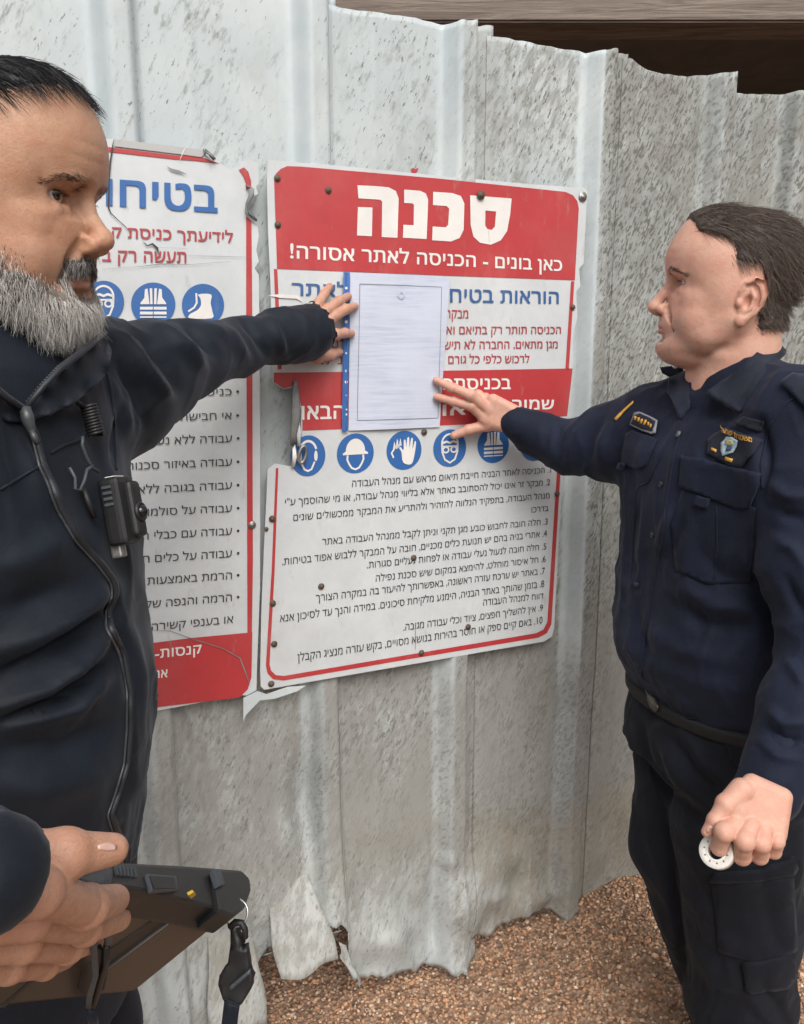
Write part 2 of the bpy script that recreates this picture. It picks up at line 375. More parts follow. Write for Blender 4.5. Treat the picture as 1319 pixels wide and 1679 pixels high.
flap([(430, 1555), (556, 1515), (560, 1592), (440, 1625)], [.02, .02, -.10, -.11])  # plate added here, tilted face-down so the gap under the sheet looks dark
flap([(440, 1455), (508, 1430), (540, 1532), (446, 1574)], [-.05, -.04, .080, .070])
flap([(345, 1530), (418, 1525), (432, 1650), (340, 1690)], [-.05, -.045, .05, .05])

# ------------------------------------------------------------------ unfinished building behind the fence
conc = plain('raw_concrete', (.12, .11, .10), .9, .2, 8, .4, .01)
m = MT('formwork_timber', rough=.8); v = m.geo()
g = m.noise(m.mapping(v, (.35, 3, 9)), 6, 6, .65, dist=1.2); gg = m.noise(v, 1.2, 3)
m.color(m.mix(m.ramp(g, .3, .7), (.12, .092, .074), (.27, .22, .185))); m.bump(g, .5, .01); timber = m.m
bld = thing('unfinished_building', (1.5, 5.2, 0), 'dark unfinished building shell with brown timber-faced beam rising behind the fence', 'building')
def box(name, lo, hi, mat, parent, bev=.01):
    bm = bmesh.new(); bmesh.ops.create_cube(bm, size=1)
    for v in bm.verts: v.co = Vector([lo[i] + (v.co[i] + .5) * (hi[i] - lo[i]) for i in range(3)])
    if bev: bmesh.ops.bevel(bm, geom=bm.edges[:] , offset=bev, segments=2, affect='EDGES')
    return bm_obj(name, bm, mat, parent)
yb = 4.4
zb0 = CAM[2] + (yb) * math.tan(math.atan((839.5 - 37) / F_PX) - PITCH)
for k in range(3):
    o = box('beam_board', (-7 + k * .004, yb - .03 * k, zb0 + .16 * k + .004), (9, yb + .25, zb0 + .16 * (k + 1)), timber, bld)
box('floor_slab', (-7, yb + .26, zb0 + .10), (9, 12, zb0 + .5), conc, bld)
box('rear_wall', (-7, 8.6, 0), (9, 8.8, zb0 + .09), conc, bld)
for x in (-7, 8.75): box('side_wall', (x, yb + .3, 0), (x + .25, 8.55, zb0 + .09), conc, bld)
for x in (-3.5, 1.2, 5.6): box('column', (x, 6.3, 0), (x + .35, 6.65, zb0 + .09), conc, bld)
# ------------------------------------------------------------------ the two site signs
def z3(x, y): return (430 + x / 2.4426, 250 + y / 2.4426)
def z4(x, y): return (430 + x / 2.4426, 690 + y / 2.4426)
def z5(x, y): return (150 + x / 3.4967, 220 + y / 3.4967)
def z6(x, y): return (180 + x / 3.0, 620 + y / 3.0)
def fill2d(loops):                     # planar loops (holes allowed) -> verts, faces
    cu = bpy.data.curves.new('f', 'CURVE'); cu.dimensions = '2D'; cu.fill_mode = 'BOTH'
    for lp in loops:
        sp = cu.splines.new('POLY'); sp.points.add(len(lp) - 1); sp.use_cyclic_u = True
        for p, q in zip(sp.points, lp): p.co = (q[0], q[1], 0, 1)
    o = bpy.data.objects.new('f', cu); me = bpy.data.meshes.new_from_object(o)
    V = np.array([v.co[:2] for v in me.vertices]); Fc = [tuple(p.vertices) for p in me.polygons]
    bpy.data.objects.remove(o); bpy.data.curves.remove(cu); bpy.data.meshes.remove(me)
    return V, Fc
def smooth_loop(pts, n=6):             # Catmull-Rom through a closed loop
    p = np.array(pts, float); k = len(p); out = []
    for i in range(k):
        a, b, c, d = p[i - 1], p[i], p[(i + 1) % k], p[(i + 2) % k]
        for t in np.arange(n) / n:
            out.append(.5 * (2 * b + (c - a) * t + (2 * a - 5 * b + 4 * c - d) * t ** 2 + (3 * b - a - 3 * c + d) * t ** 3))
    return out
def decal(name, loops, off, mat, parent, px=True, thick=0.0):
    lp = [[M(*p) if px else p for p in l] for l in loops]
    V, Fc = fill2d(lp)
    W = np.array([FP(s, z, off) for s, z in V])
    o = mesh_obj(name, W, Fc, mat, parent)
    # face the viewer
    me = o.data
    if sum((Vector(FN) @ p.normal if False else Vector(FN).dot(p.normal)) * p.area for p in me.polygons) < 0: me.flip_normals()
    if thick:
        so_ = o.modifiers.new('t', 'SOLIDIFY'); so_.thickness = thick; so_.offset = -1
    return o
_ref = {}
from mathutils.geometry import delaunay_2d_cdt
_gl, _adv = {}, {}
def contours(body):
    cu = bpy.data.curves.new('t', 'FONT'); cu.body = body; cu.size = 1; cu.resolution_u = 4
    o = bpy.data.objects.new('t', cu); COL.objects.link(o)
    dg = bpy.context.evaluated_depsgraph_get(); c = o.evaluated_get(dg).to_curve(dg)
    out = []
    for sp in c.splines:
        bp = sp.bezier_points; n = len(bp); l = []
        for i in range(n):
            p, q = bp[i], bp[(i + 1) % n]; a, b, c2, d = [np.array(x[:2]) for x in (p.co, p.handle_right, q.handle_left, q.co)]
            straight = abs(np.cross(b - a, d - a)) + abs(np.cross(c2 - a, d - a)) < 1e-4
            for t in ((0,) if straight else (0, .25, .5, .75)):
                l.append(a * (1 - t) ** 3 + 3 * b * t * (1 - t) ** 2 + 3 * c2 * t * t * (1 - t) + d * t ** 3)
        l = [l[i] for i in range(len(l)) if np.linalg.norm(l[i] - l[i - 1]) > 1e-5]
        if len(l) > 2: out.append(np.array(l))
    o.evaluated_get(dg).to_curve_clear(); bpy.data.objects.remove(o); bpy.data.curves.remove(cu)
    return out
def wid(body):
    c = contours(body); x = np.concatenate(c)[:, 0]; return x.max() - x.min()
def advance(ch):
    if ch not in _adv: _adv[ch] = wid('ה' + ch + 'ה') - wid('הה')
    return _adv[ch]
def glyph(ch, bold):
    if (ch, bold) in _gl: return _gl[ch, bold]
    if bold < .007: bold = 0.0
    cs = contours(ch)
    loops = list(cs)
    if bold > 0:
        for k in range(4):
            a = math.pi * (k / 2 + .25); loops += [l + np.array([math.cos(a) * bold, math.sin(a) * bold * .8]) for l in cs]
    allv, edges = [], []
    for l in loops:
        b0 = len(allv); allv += [Vector(p) for p in l]; edges += [(b0 + i, b0 + (i + 1) % len(l)) for i in range(len(l))]
    V, _, Fc, *_r = delaunay_2d_cdt(allv, edges, [], 0, 1e-6)
    V = np.array([v[:] for v in V]); T = np.array([f[:3] for f in Fc]); cen = V[T].mean(1)
    def winding(l, c):
        a = l[None] - c[:, None]; b = np.roll(l, -1, 0)[None] - c[:, None]
        ang = np.arctan2(a[..., 0] * b[..., 1] - a[..., 1] * b[..., 0], (a * b).sum(-1)); return np.rint(ang.sum(1) / (2 * math.pi)).astype(int)
    inside = np.zeros(len(cen), bool); n = len(cs)
    for k in range(0, len(loops), n):
        inside |= sum(winding(l, cen) for l in loops[k:k + n]) != 0
    T = T[inside]; used = np.unique(T); rm = np.full(len(V), -1); rm[used] = np.arange(len(used))
    _gl[ch, bold] = (V[used], rm[T]); return _gl[ch, bold]
def text2d(body, bold=0.0):
    Vs, Ts, x, b0 = [], [], 0.0, 0
    for ch in body:
        if ch != ' ':
            V, T = glyph(ch, bold); Vs.append(V + [x, 0]); Ts.append(T + b0); b0 += len(V)
        x += advance(ch) + bold * .8
    return np.concatenate(Vs), np.concatenate(Ts)
def heb(s):                            # visual order for a left-to-right typesetter, numbers kept
    out = []; i = 0; r = s[::-1]; num = ''
    for ch in r:
        if ch.isdigit(): num = ch + num
        else:
            if num: out.append(num); num = ''
            out.append(ch)
    if num: out.append(num)
    return ''.join(out)
def lettering(body, bl, br, hl, hr, mat, parent, off, bold=0.0, name='lettering', hebrew=True):
    # bl, br: baseline ends in pixels, hl / hr letter height in pixels at either end
    if bold not in _ref:
        R, _ = text2d('ה', bold); _ref[bold] = (R[:, 1].min(), R[:, 1].max())
    y0, y1 = _ref[bold]
    V, Fc = text2d(heb(body) if hebrew else body, bold)
    u = (V[:, 0] - V[:, 0].min()) / np.ptp(V[:, 0]); t = (V[:, 1] - y0) / (y1 - y0)
    A, B = M(*bl), M(*br); UA = M(bl[0], bl[1] - hl) - A; UB = M(br[0], br[1] - hr) - B
    q = A + (B - A) * u[:, None] + t[:, None] * (UA + (UB - UA) * u[:, None])
    W = np.array([FP(a, b, off) for a, b in q])
    return mesh_obj(name, W, Fc, mat, parent)
def rrect(x0, y0, x1, y1, r, n=6, corners=(1, 1, 1, 1)):
    out = []
    for (cx, cy, a0, on, ex, ey) in ((x1 - r, y1 - r, 0, corners[0], x1, y1), (x0 + r, y1 - r, 90, corners[1], x0, y1), (x0 + r, y0 + r, 180, corners[2], x0, y0), (x1 - r, y0 + r, 270, corners[3], x1, y0)):
        if on:
            for k in range(n + 1):
                a = math.radians(a0 + 90 * k / n); out.append((cx + r * math.cos(a), cy + r * math.sin(a)))
        else: out.append((ex, ey))
    return out
def screw(px, py, parent, r=.0055, mat='rust', off=.0025):
    c = M(px, py); bm = bmesh.new(); r *= .66
    bmesh.ops.create_uvsphere(bm, u_segments=10, v_segments=6, radius=r)
    for v in bm.verts: v.co.z *= .55
    bmesh.ops.create_cone(bm, cap_ends=True, segments=12, radius1=r * 1.7, radius2=r * 1.6, depth=.0012)
    R = Matrix((Vector(FD), Vector((0, 0, 1)), Vector(FN))).transposed().to_4x4()
    bmesh.ops.transform(bm, matrix=Matrix.Translation(Vector(FP(c[0], c[1], off))) @ R, verts=bm.verts)
    return bm_obj('screw', bm, MAT[mat], parent, True)

signR = thing('danger_sign', FP(*M(680, 1095), 0), 'large red and white danger sign with sheet of paper over its middle', 'sign')
out = [(439, 262), (560, 272), (700, 286), (870, 302), (958, 308), (963, 314), (959, 400), (957, 432), (950, 440), (952, 470), (945, 478), (947, 520), (941, 545), (938, 610), (931, 690), (925, 760), (917, 880), (909, 1030), (905, 1044), (892, 1052), (780, 1071), (700, 1085), (560, 1109), (434, 1131), (428, 1126), (427, 1100), (429, 1000), (434, 880), (438, 800), (439, 769), (451, 760), (466, 763), (480, 765), (493, 760), (497, 735), (494, 705), (494, 672), (489, 650), (484, 626), (478, 636), (465, 638), (455, 631), (448, 626), (446, 560), (444, 470), (440, 380), (438, 300)]
decal('panel', [out], 0.0, MAT['white'], signR, thick=.003)
L1, L2, L3 = .0008, .0016, .0024
# red head band with rounded corners
red = [z3(*p) for p in [(48, 110), (55, 85), (75, 66), (100, 55), (160, 57), (700, 104), (1215, 158), (1245, 172), (1262, 195), (1268, 225), (1252, 512), (700, 492), (60, 466)]]
decal('red_band', [red], L1, MAT['red'], signR)
side1 = [z3(*p) for p in [(47, 467), (61, 467), (78, 868), (62, 868)]]; decal('border_stripe', [side1], L1, MAT['red'], signR)
side2 = [z3(*p) for p in [(1237, 516), (1250, 516), (1228, 872), (1214, 872)]]; decal('border_stripe', [side2], L1, MAT['red'], signR)
low = [(449, 611), (620, 609), (780, 607), (939, 604), (930, 682), (760, 696), (496, 706), (496, 672), (490, 650), (485, 626), (478, 634), (465, 637), (455, 630), (449, 626)]
decal('red_band', [low], L1, MAT['red'], signR)
# lower frame line
o_l = [z4(55, 190), z4(38, 600), z4(15, 980), z4(22, 1012), z4(45, 1035), z4(85, 1040), z4(600, 952), z4(1105, 868), z4(1140, 850), z4(1158, 815), z4(1197, 165)]
i_l = [z4(65, 188), z4(50, 600), z4(30, 975), z4(36, 1000), z4(55, 1018), z4(88, 1021), z4(600, 934), z4(1098, 850), z4(1126, 836), z4(1142, 805), z4(1183, 165)]
decal('border_line', [o_l + i_l[::-1]], L1, MAT['red'], signR)
for lp in ([[(381, 132), (450, 135), (505, 140), (535, 155), (546, 185), (541, 342), (478, 339), (480, 197), (472, 190), (385, 184)]], [[(383, 219), (441, 221), (439, 336), (379, 333)]],
           [[(568, 149), (632, 154), (655, 165), (664, 190), (658, 347), (563, 342), (565, 290), (606, 292), (607, 210), (600, 204), (568, 203)]],
           [[(684, 158), (760, 163), (795, 175), (809, 205), (806, 310), (790, 343), (755, 357), (680, 352), (682, 297), (735, 300), (744, 290), (748, 225), (738, 215), (683, 211)]],
           [[(832, 172), (998, 185), (992, 250), (980, 315), (955, 352), (915, 370), (872, 362), (845, 337), (834, 290)], [(893, 233), (936, 237), (931, 297), (918, 311), (901, 307), (892, 293)]]):
    decal('lettering', [[z3(*p) for p in l] for l in lp], L2, MAT['lettering_white'], signR)
LW, BI, MR, INK = MAT['lettering_white'], MAT['blue_ink'], MAT['maroon'], MAT['ink']
lettering('כאן בונים - הכניסה לאתר אסורה!', z3(112, 424), z3(1200, 476), 52 / 2.44, 44 / 2.44, LW, signR, L2, .022)
lettering('הוראות בטיח', z3(752, 600), z3(1187, 606), 54 / 2.44, 48 / 2.44, BI, signR, L2, .02)
lettering('לאתר', z3(118, 572), z3(345, 580), 50 / 2.44, 48 / 2.44, BI, signR, L2, .02)
lettering('מבקר', z3(735, 664), z3(825, 664), 34 / 2.44, 32 / 2.44, MR, signR, L2, .012)
lettering('הכניסה תותר רק בתיאם ואי', z3(728, 728), z3(1196, 726), 31 / 2.44, 28 / 2.44, MR, signR, L2, .014)
lettering('מגן מתאים. החברה לא תיש', z3(728, 788), z3(1183, 784), 31 / 2.44, 28 / 2.44, MR, signR, L2, .014)
lettering('לרכוש כלפי כל גורם', z3(745, 846), z3(1070, 842), 31 / 2.44, 28 / 2.44, MR, signR, L2, .014)
lettering('גרם ו', z3(250, 783), z3(355, 783), 32 / 2.44, 32 / 2.44, MR, signR, L2, .014)
lettering('נ"ל.', z3(236, 850), z3(320, 848), 32 / 2.44, 32 / 2.44, MR, signR, L2, .014)
lettering('בכניסתכ', z3(725, 950), z3(995, 948), 45 / 2.44, 43 / 2.44, LW, signR, L2, .024)
lettering('שמור', z3(1000, 1032), z3(1168, 1028), 42 / 2.44, 38 / 2.44, LW, signR, L2, .024)
lettering('או', z3(722, 1055), z3(815, 1050), 45 / 2.44, 45 / 2.44, LW, signR, L2, .024)
lettering('הבאו', z3(158, 1070), z3(330, 1066), 55 / 2.44, 53 / 2.44, LW, signR, L2, .024)
for t, a, b, h in (('1. הכניסה לאתר הבניה חייבת תיאום מראש עם מנהל העבודה', (360, 264), (1156, 207), 22), ('2. מבקר זר אינו יכול להסתובב באתר אלא בליווי מנהל עבודה, או מי שהוסמך ע"י', (92, 339), (1153, 257), 22),
                   ('מנהל העבודה, בתפקיד הנלווה להזהיר ולהתריע את המבקר ממכשולים שונים', (125, 400), (1150, 310), 22), ('בדרכו', (1078, 368), (1146, 360), 20),
                   ('3. חלה חובה לחבוש כובע מגן תקני וניתן לקבל ממנהל העבודה באתר', (240, 497), (1143, 414), 22), ('4. אתרי בניה בהם יש תנועת כלים מכניים, חובה על המבקר ללבוש אפוד בטיחות.', (80, 577), (1140, 462), 23),
                   ('5. חלה חובה לנעול נעלי עבודה או לפחות נעליים סגורות.', (420, 590), (1137, 514), 22), ('6. חל איסור מוחלט, להימצא במקום שיש סכנת נפילה', (455, 643), (1135, 564), 22),
                   ('7. באתר יש ערכת עזרה ראשונה, באפשרותך להיעזר בה במקרה הצורך', (215, 723), (1132, 612), 23), ('8. בזמן שהותך באתר הבניה, הימנע מלקיחת סיכונים. במידה והנך עד לסיכון אנא', (72, 805), (1129, 664), 24),
                   ('דווח למנהל העבודה', (885, 740), (1126, 711), 22), ('9. אין להשליך חפצים, ציוד וכלי עבודה מגובה.', (565, 840), (1124, 760), 23), ('10. באם קיים ספק או חוסר בהירות בנושא מסויים, בקש עזרה מנציג הקבלן', (142, 962), (1122, 810), 25)):
    lettering(t, z4(*a), z4(*b), h * 1.12 / 2.44, h * .95 / 2.44, INK, signR, L2, .004)

# pictograms: blue discs with white symbols, drawn in a local -1..1 frame
def disc_map(cx, cy, rx, ry, sh=0.0):
    return lambda x, y: (cx + rx * x, cy - ry * y + sh * x)
def pict(kind, mp, parent):
    ci = [mp(math.cos(a), math.sin(a)) for a in np.linspace(0, 2 * math.pi, 40)[:-1]]
    d = decal('pictogram', [ci], L1, MAT['blue'], parent)
    def sym(*loops, smooth=0):
        ls = [[mp(*p) for p in (smooth_loop(l, smooth) if smooth else l)] for l in loops]
        decal('symbol', ls, L2, LW, d)
    def line(pts, wd=.05):
        p = np.array(pts, float); t = np.gradient(p, axis=0); n = np.stack([-t[:, 1], t[:, 0]], -1); n /= np.linalg.norm(n, axis=1)[:, None] + 1e-9
        sym([tuple(q) for q in p + n * wd] + [tuple(q) for q in (p - n * wd)[::-1]])
    def arc(cx, cy, rx, ry, a0, a1, n=14): return [(cx + rx * math.cos(math.radians(a)), cy + ry * math.sin(math.radians(a))) for a in np.linspace(a0, a1, n)]
    face = [(-.42, .3)] + arc(0, .0, .42, .72, 195, 345) + [(.42, .3)]
    if kind == 'helmet':
        sym(arc(0, .12, .52, .62, 0, 180) + [(-.68, .02), (-.68, -.06), (.68, -.06), (.68, .02)])
        line([(-.42, -.08), (-.44, -.3), (-.34, -.52), (-.2, -.72), (0, -.8), (.2, -.72), (.34, -.52), (.44, -.3), (.42, -.08)])
    elif kind == 'goggles':
        line(arc(0, .25, .48, .5, 0, 180)); line([(-.48, .25), (-.46, -.2), (-.3, -.6), (0, -.78), (.3, -.6), (.46, -.2), (.48, .25)])
        line([(-.45, .28), (-.2, .36), (0, .28), (.2, .36), (.45, .28)], .06)
        for sx in (-1, 1): line([(sx * (.24 + .17 * math.cos(a)), -.08 + .15 * math.sin(a)) for a in np.linspace(0, 6.28, 14)], .045)
        line([(-.5, .1), (.5, .1)], .04)
    elif kind == 'ear':
        line(arc(0, .1, .5, .62, 20, 160), .06); line([(-.42, .1), (-.4, -.3), (-.2, -.66), (0, -.74), (.2, -.66), (.38, -.3)])
        for sx in (-1, 1): sym([(sx * (.45 + .1 * math.cos(a)), -.02 + .26 * math.sin(a)) for a in np.linspace(0, 6.28, 16)[:-1]])
    elif kind == 'gloves':
        sym([(-.05, -.62), (-.15, -.1), (-.28, .12), (-.2, .18), (-.04, .02), (-.02, .5), (.08, .52), (.12, .15), (.18, .62), (.29, .62), (.3, .12), (.4, .58), (.5, .56), (.48, .05), (.6, .42), (.68, .36), (.6, -.2), (.42, -.72)], smooth=3)
        line([(-.6, -.35), (-.72, -.1), (-.6, .05), (-.55, .45), (-.45, .1), (-.38, .6), (-.3, .2), (-.2, .6), (-.18, .25)], .045)
    elif kind == 'vest':
        for sx in (-1, 1):
            sym([(sx * .04, -.02), (sx * .05, .1), (sx * .14, .74), (sx * .26, .74), (sx * .28, .35), (sx * .10, -.02)] if False else [(sx * .03, .0), (sx * .05, .72), (sx * .16, .74), (sx * .14, .0)])
            sym([(sx * .17, .0), (sx * .26, .72), (sx * .38, .68), (sx * .40, .3), (sx * .58, .05), (sx * .58, .0)])
            for y0 in (-.12, -.34): sym([(sx * .02, y0), (sx * .6, y0), (sx * .6, y0 - .13), (sx * .02, y0 - .13)])
            sym([(sx * .02, -.56), (sx * .6, -.56), (sx * .6, -.62), (sx * .02, -.62)])
    elif kind == 'boot':
        sym([(-.22, .5), (.38, .5), (.36, .1), (.44, -.3), (.42, -.62), (-.62, -.62), (-.64, -.45), (-.5, -.36), (-.25, -.22), (-.1, .0), (-.12, .3)], smooth=3)
        line([(-.32, .56), (-.30, .1), (-.42, -.12), (-.7, -.3)], .045)
    return d
for kind, (cx, cy), rx, ry in (('ear', (176, 140), 70, 82), ('helmet', (373, 130), 74, 80), ('gloves', (568, 118), 70, 78), ('goggles', (751, 109), 66, 75), ('vest', (925, 97), 63, 72), ('helmet', (1090, 90), 58, 70)):
    c = z4(cx, cy); 
    if kind == 'ear': c = (c[0] + 3, c[1])
    pict(kind, disc_map(c[0], c[1], rx / 2.44, ry / 2.44, -.06 * rx / 2.44), signR)
for q in ((265, 152), (872, 172), (62, 290), (1243, 620), (60, 103)): screw(*z3(*q), signR)
screw(*z3(1283, 178), signR, .009, 'steel')
for q in ((648, 45), (236, 662), (40, 392), (42, 730), (48, 893), (36, 1052), (637, 928), (824, 824), (1180, 292), (606, 548)): screw(*z4(*q), signR, .006)
screw(*z3(872, 172), signR, .008, 'rust', .006)
# curled torn edge beside the hole
def curl(pts, name, mat, parent, wd=.012):
    V = []; n = len(pts)
    for k, (px, py, off, ang, wdt) in enumerate(pts):
        c = M(px, py)
        for j in range(7):
            a = ang + (j / 6 - .5) * 2.4
            V.append(FP(c[0] + wdt * math.cos(a) * (j / 6 - .5) * 2, c[1] + .002 * math.sin(j * 2 + k), off + wdt * .9 * math.sin(a + 1.2) * .6))
    Fc = [(k * 7 + j, k * 7 + j + 1, (k + 1) * 7 + j + 1, (k + 1) * 7 + j) for k in range(n - 1) for j in range(6)]
    o = mesh_obj(name, V, Fc, mat, parent, True); so_ = o.modifiers.new('t', 'SOLIDIFY'); so_.thickness = .0015; return o
curl([(484, 624, .004, .2, .003), (483, 645, .012, .3, .012), (484, 668, .016, .5, .016), (483, 690, .016, .6, .014), (479, 712, .014, .4, .010), (478, 730, .008, .3, .005)], 'curled_tear', MAT['tear'], signR)
curl([(487, 686, .006, .2, .004), (488, 710, .012, .5, .008), (489, 730, .010, .8, .005)], 'curled_tear', MAT['white'], signR)
curl([(481, 730, .004, .2, .004), (482, 748, .010, .5, .007), (481, 765, .004, .8, .004)], 'curled_tear', MAT['lettering_white'], signR)
bm = bmesh.new(); c = M(493, 744)
for i in range(20):
    a = 2 * math.pi * i / 20
    for j in range(6):
        b = 2 * math.pi * j / 6; r = .0035
        rr = 1 + 0
        bm.verts.new(FP(c[0] + (.007 + r * math.cos(b)) * math.cos(a) + .003 * math.sin(a), c[1] + (.016 + r * math.cos(b)) * math.sin(a), .014 + r * math.sin(b)))
bm.verts.ensure_lookup_table()
for i in range(20):
    for j in range(6): bm.faces.new([bm.verts[(i * 6 + j)], bm.verts[((i + 1) % 20) * 6 + j], bm.verts[((i + 1) % 20) * 6 + (j + 1) % 6], bm.verts[i * 6 + (j + 1) % 6]])
bm_obj('wire_loop', bm, MAT['steel'], signR, True)

# ---- left sign
signL = thing('safety_rules_sign', FP(*M(300, 1150), 0), 'cracked white and red safety rules sign behind the bearded man\'s shoulder', 'sign')
outL = [(-120, 196), (60, 216), (187, 228), (341, 247), (338, 254), (356, 263), (378, 278), (392, 273), (395, 264), (408, 262), (424, 268), (425, 300), (420, 306), (424, 318), (414, 322), (404, 336), (402, 349), (408, 357), (416, 362), (423, 372), (425, 385), (421, 410), (425, 428), (418, 440), (425, 450), (427, 700), (427, 960), (422, 1090), (421, 1132), (405, 1141), (390, 1139), (330, 1152), (247, 1168), (100, 1194), (-120, 1236)]
decal('panel', [outL], -.001, MAT['white'], signL, thick=.003)
decal('border_stripe', [[(-110, 201), z5(0, 62), z5(130, 78), z5(480, 122), z5(620, 128), z5(740, 170), z5(600, 152), z5(480, 144), z5(130, 104), z5(0, 88), (-110, 211)]], L1 - .0005, MAT['red'], signL)
ob = [z5(845, 205), z5(875, 190), z5(900, 215), z5(917, 270), z5(916, 300), z5(888, 320), z5(886, 280), z5(870, 240)]
decal('border_stripe', [ob], L1 - .0005, MAT['red'], signL)
decal('border_stripe', [[z5(888, 470), z5(918, 498), z5(922, 900), z6(703, 300), z6(705, 900), z6(700, 1252), z6(678, 1252), z6(676, 300), z5(890, 1400), z5(888, 900)]], L1 - .0005, MAT['red'], signL)
decal('red_band', [[(-110, 1083), (60, 1078), z6(155, 1310), z6(400, 1278), z6(702, 1250), z6(698, 1470), z6(680, 1530), z6(640, 1570), z6(205, 1622), (60, 1188), (-110, 1216)]], L1 - .0005, MAT['red'], signL)
lettering('בטיחו', (174, 337), z5(724, 452), 44, 44, BI if False else MAT['blue'], signL, L2 - .0005, .034)
lettering('לידיעתך כניסת ק', z5(118, 592), z5(812, 622), 17, 16, MR, signL, L2 - .0005, .022)
lettering('תעשה רק ב', z5(62, 728), z5(545, 738), 18, 18, MR, signL, L2 - .0005, .022)
for kind, (cx, cy), rx, ry in (('boot', (640, 980), 121, 122), ('vest', (355, 975), 127, 125), ('goggles', (70, 962), 118, 122)):
    c = z5(cx, cy); pict(kind, disc_map(c[0], c[1], rx / 3.497, ry / 3.497), signL)
for t, a, b, h in (('כניסה ל', (365, 88), (600, 84), 33), ('אי חבישת קסדה', (160, 214), (600, 202), 34), ('עבודה ללא נעלי בט', (85, 332), (602, 315), 35), ('עבודה באיזור סכנות', (80, 452), (602, 430), 35),
                   ('עבודה בגובה ללא', (140, 568), (602, 545), 35), ('עבודה על סולמות', (140, 680), (602, 658), 35), ('עבודה עם כבלי חש', (110, 798), (602, 770), 35), ('עבודה על כלים חש', (115, 912), (602, 880), 35),
                   ('הרמת באמצעות מ', (125, 1020), (602, 988), 35), ('הרמה והנפה של צ', (122, 1136), (602, 1096), 35), ('או בענפי קשירה מ', (145, 1248), (608, 1203), 35)):
    lettering(t, z6(*a), z6(*b), h / 3, h / 3.1, INK, signL, L2 - .0005, .006)
    if not t.startswith('או'):
        c = z6(b[0] + 30, b[1] - h * .55); decal('bullet', [[(c[0] + 2.3 * math.cos(a_), c[1] + 2.3 * math.sin(a_)) for a_ in np.linspace(0, 6.28, 11)[:-1]]], L2 - .0005, INK, signL)
lettering('קנסות-אל', z6(130, 1390), z6(452, 1352), 15, 14, LW, signL, L2 - .0005, .022)
lettering('אנא', z6(190, 1480), z6(285, 1470), 13, 13, LW, signL, L2 - .0005, .022)
screw(*z6(224, 1557), signL, .006, 'rust'); screw(*z6(700, 722), signL, .007, 'steel'); screw(*z6(770, 742), signL, .004); screw(*z6(797, 690), signR, .004)
def crack(pts, parent, wd=.7, mat='ink', off=None):
    p = np.array(pts, float); t = np.gradient(p, axis=0); n = np.stack([-t[:, 1], t[:, 0]], -1); n /= np.linalg.norm(n, axis=1)[:, None]
    ww = wd * (.5 + rng.random(len(p)))[:, None]; ww[0] = ww[-1] = .15
    decal('crack', [[tuple(q) for q in p + n * ww] + [tuple(q) for q in (p - n * ww)[::-1]]], L3, MAT[mat], parent)
crack([(187, 228), (184, 245), (181, 268), (179, 300), (178, 340), (182, 350), (195, 362), (208, 374), (214, 382)], signL, 1.0)
crack([z5(290, 610), z5(320, 640), z5(350, 630), z5(378, 655), z5(385, 690)], signL, 1.4)
crack([z5(385, 650), z5(550, 656)], signL, .5, 'tear'); crack([z5(550, 697), z5(700, 700), z5(915, 706)], signL, .4, 'tear')
crack([z5(60, 775), z5(250, 762), z5(400, 745), z5(560, 748), z5(800, 730)], signL, .5, 'tear')
crack([z5(430, 185), z5(460, 205), z5(500, 215), z5(548, 232)], signL, 1.6, 'tear'); crack([z5(500, 165), z5(530, 95), z5(545, 75)], signL, 1.0, 'lettering_white')
crack([z6(215, 1238), z6(300, 1242), z6(380, 1272), z6(470, 1300), z6(560, 1330), z6(640, 1375), z6(665, 1440), z6(690, 1510)], signL, .9, 'tear')
crack([z3(22, 572), z3(70, 575), z3(140, 580), z3(165, 600)], signR, 2.2, 'lettering_white')
crack([z4(612, 810), z4(614, 870), z4(612, 920)], signR, .5, 'tear'); crack([z3(905, 310), z3(908, 360)], signR, .5, 'tear')
curl([(404, 306, .002, .2, .003), (414, 312, .006, .9, .006), (412, 322, .008, .6, .006), (404, 336, .006, .2, .004), (406, 350, .006, .6, .006), (420, 362, .003, .3, .003)], 'curled_tear', MAT['tear'], signL)
curl([(335, 247, .001, .2, .003), (345, 255, .006, .9, .010), (352, 262, .004, .4, .004)], 'curled_tear', MAT['tear'], signL)
# bent grey top flap and the lifted lower corner
decal('faded_strip', [[(187, 228), (341, 247), (330, 258), (302, 254), (187, 240)]], L2, printed('faded_plastic', (.45, .45, .45)), signL)
decal('lifted_corner', [[(398, 1142), (421, 1131), (436, 1136), (470, 1124), (500, 1122), (486, 1131), (450, 1143), (425, 1146), (402, 1170), (398, 1180)]], .008, MAT['fence'], signL, thick=.001)
decal('red_scuff', [[(684, 272), (688, 270), (691, 272), (697, 270), (695, 275), (690, 279), (686, 277)]], -.030, MAT['red'], fence)

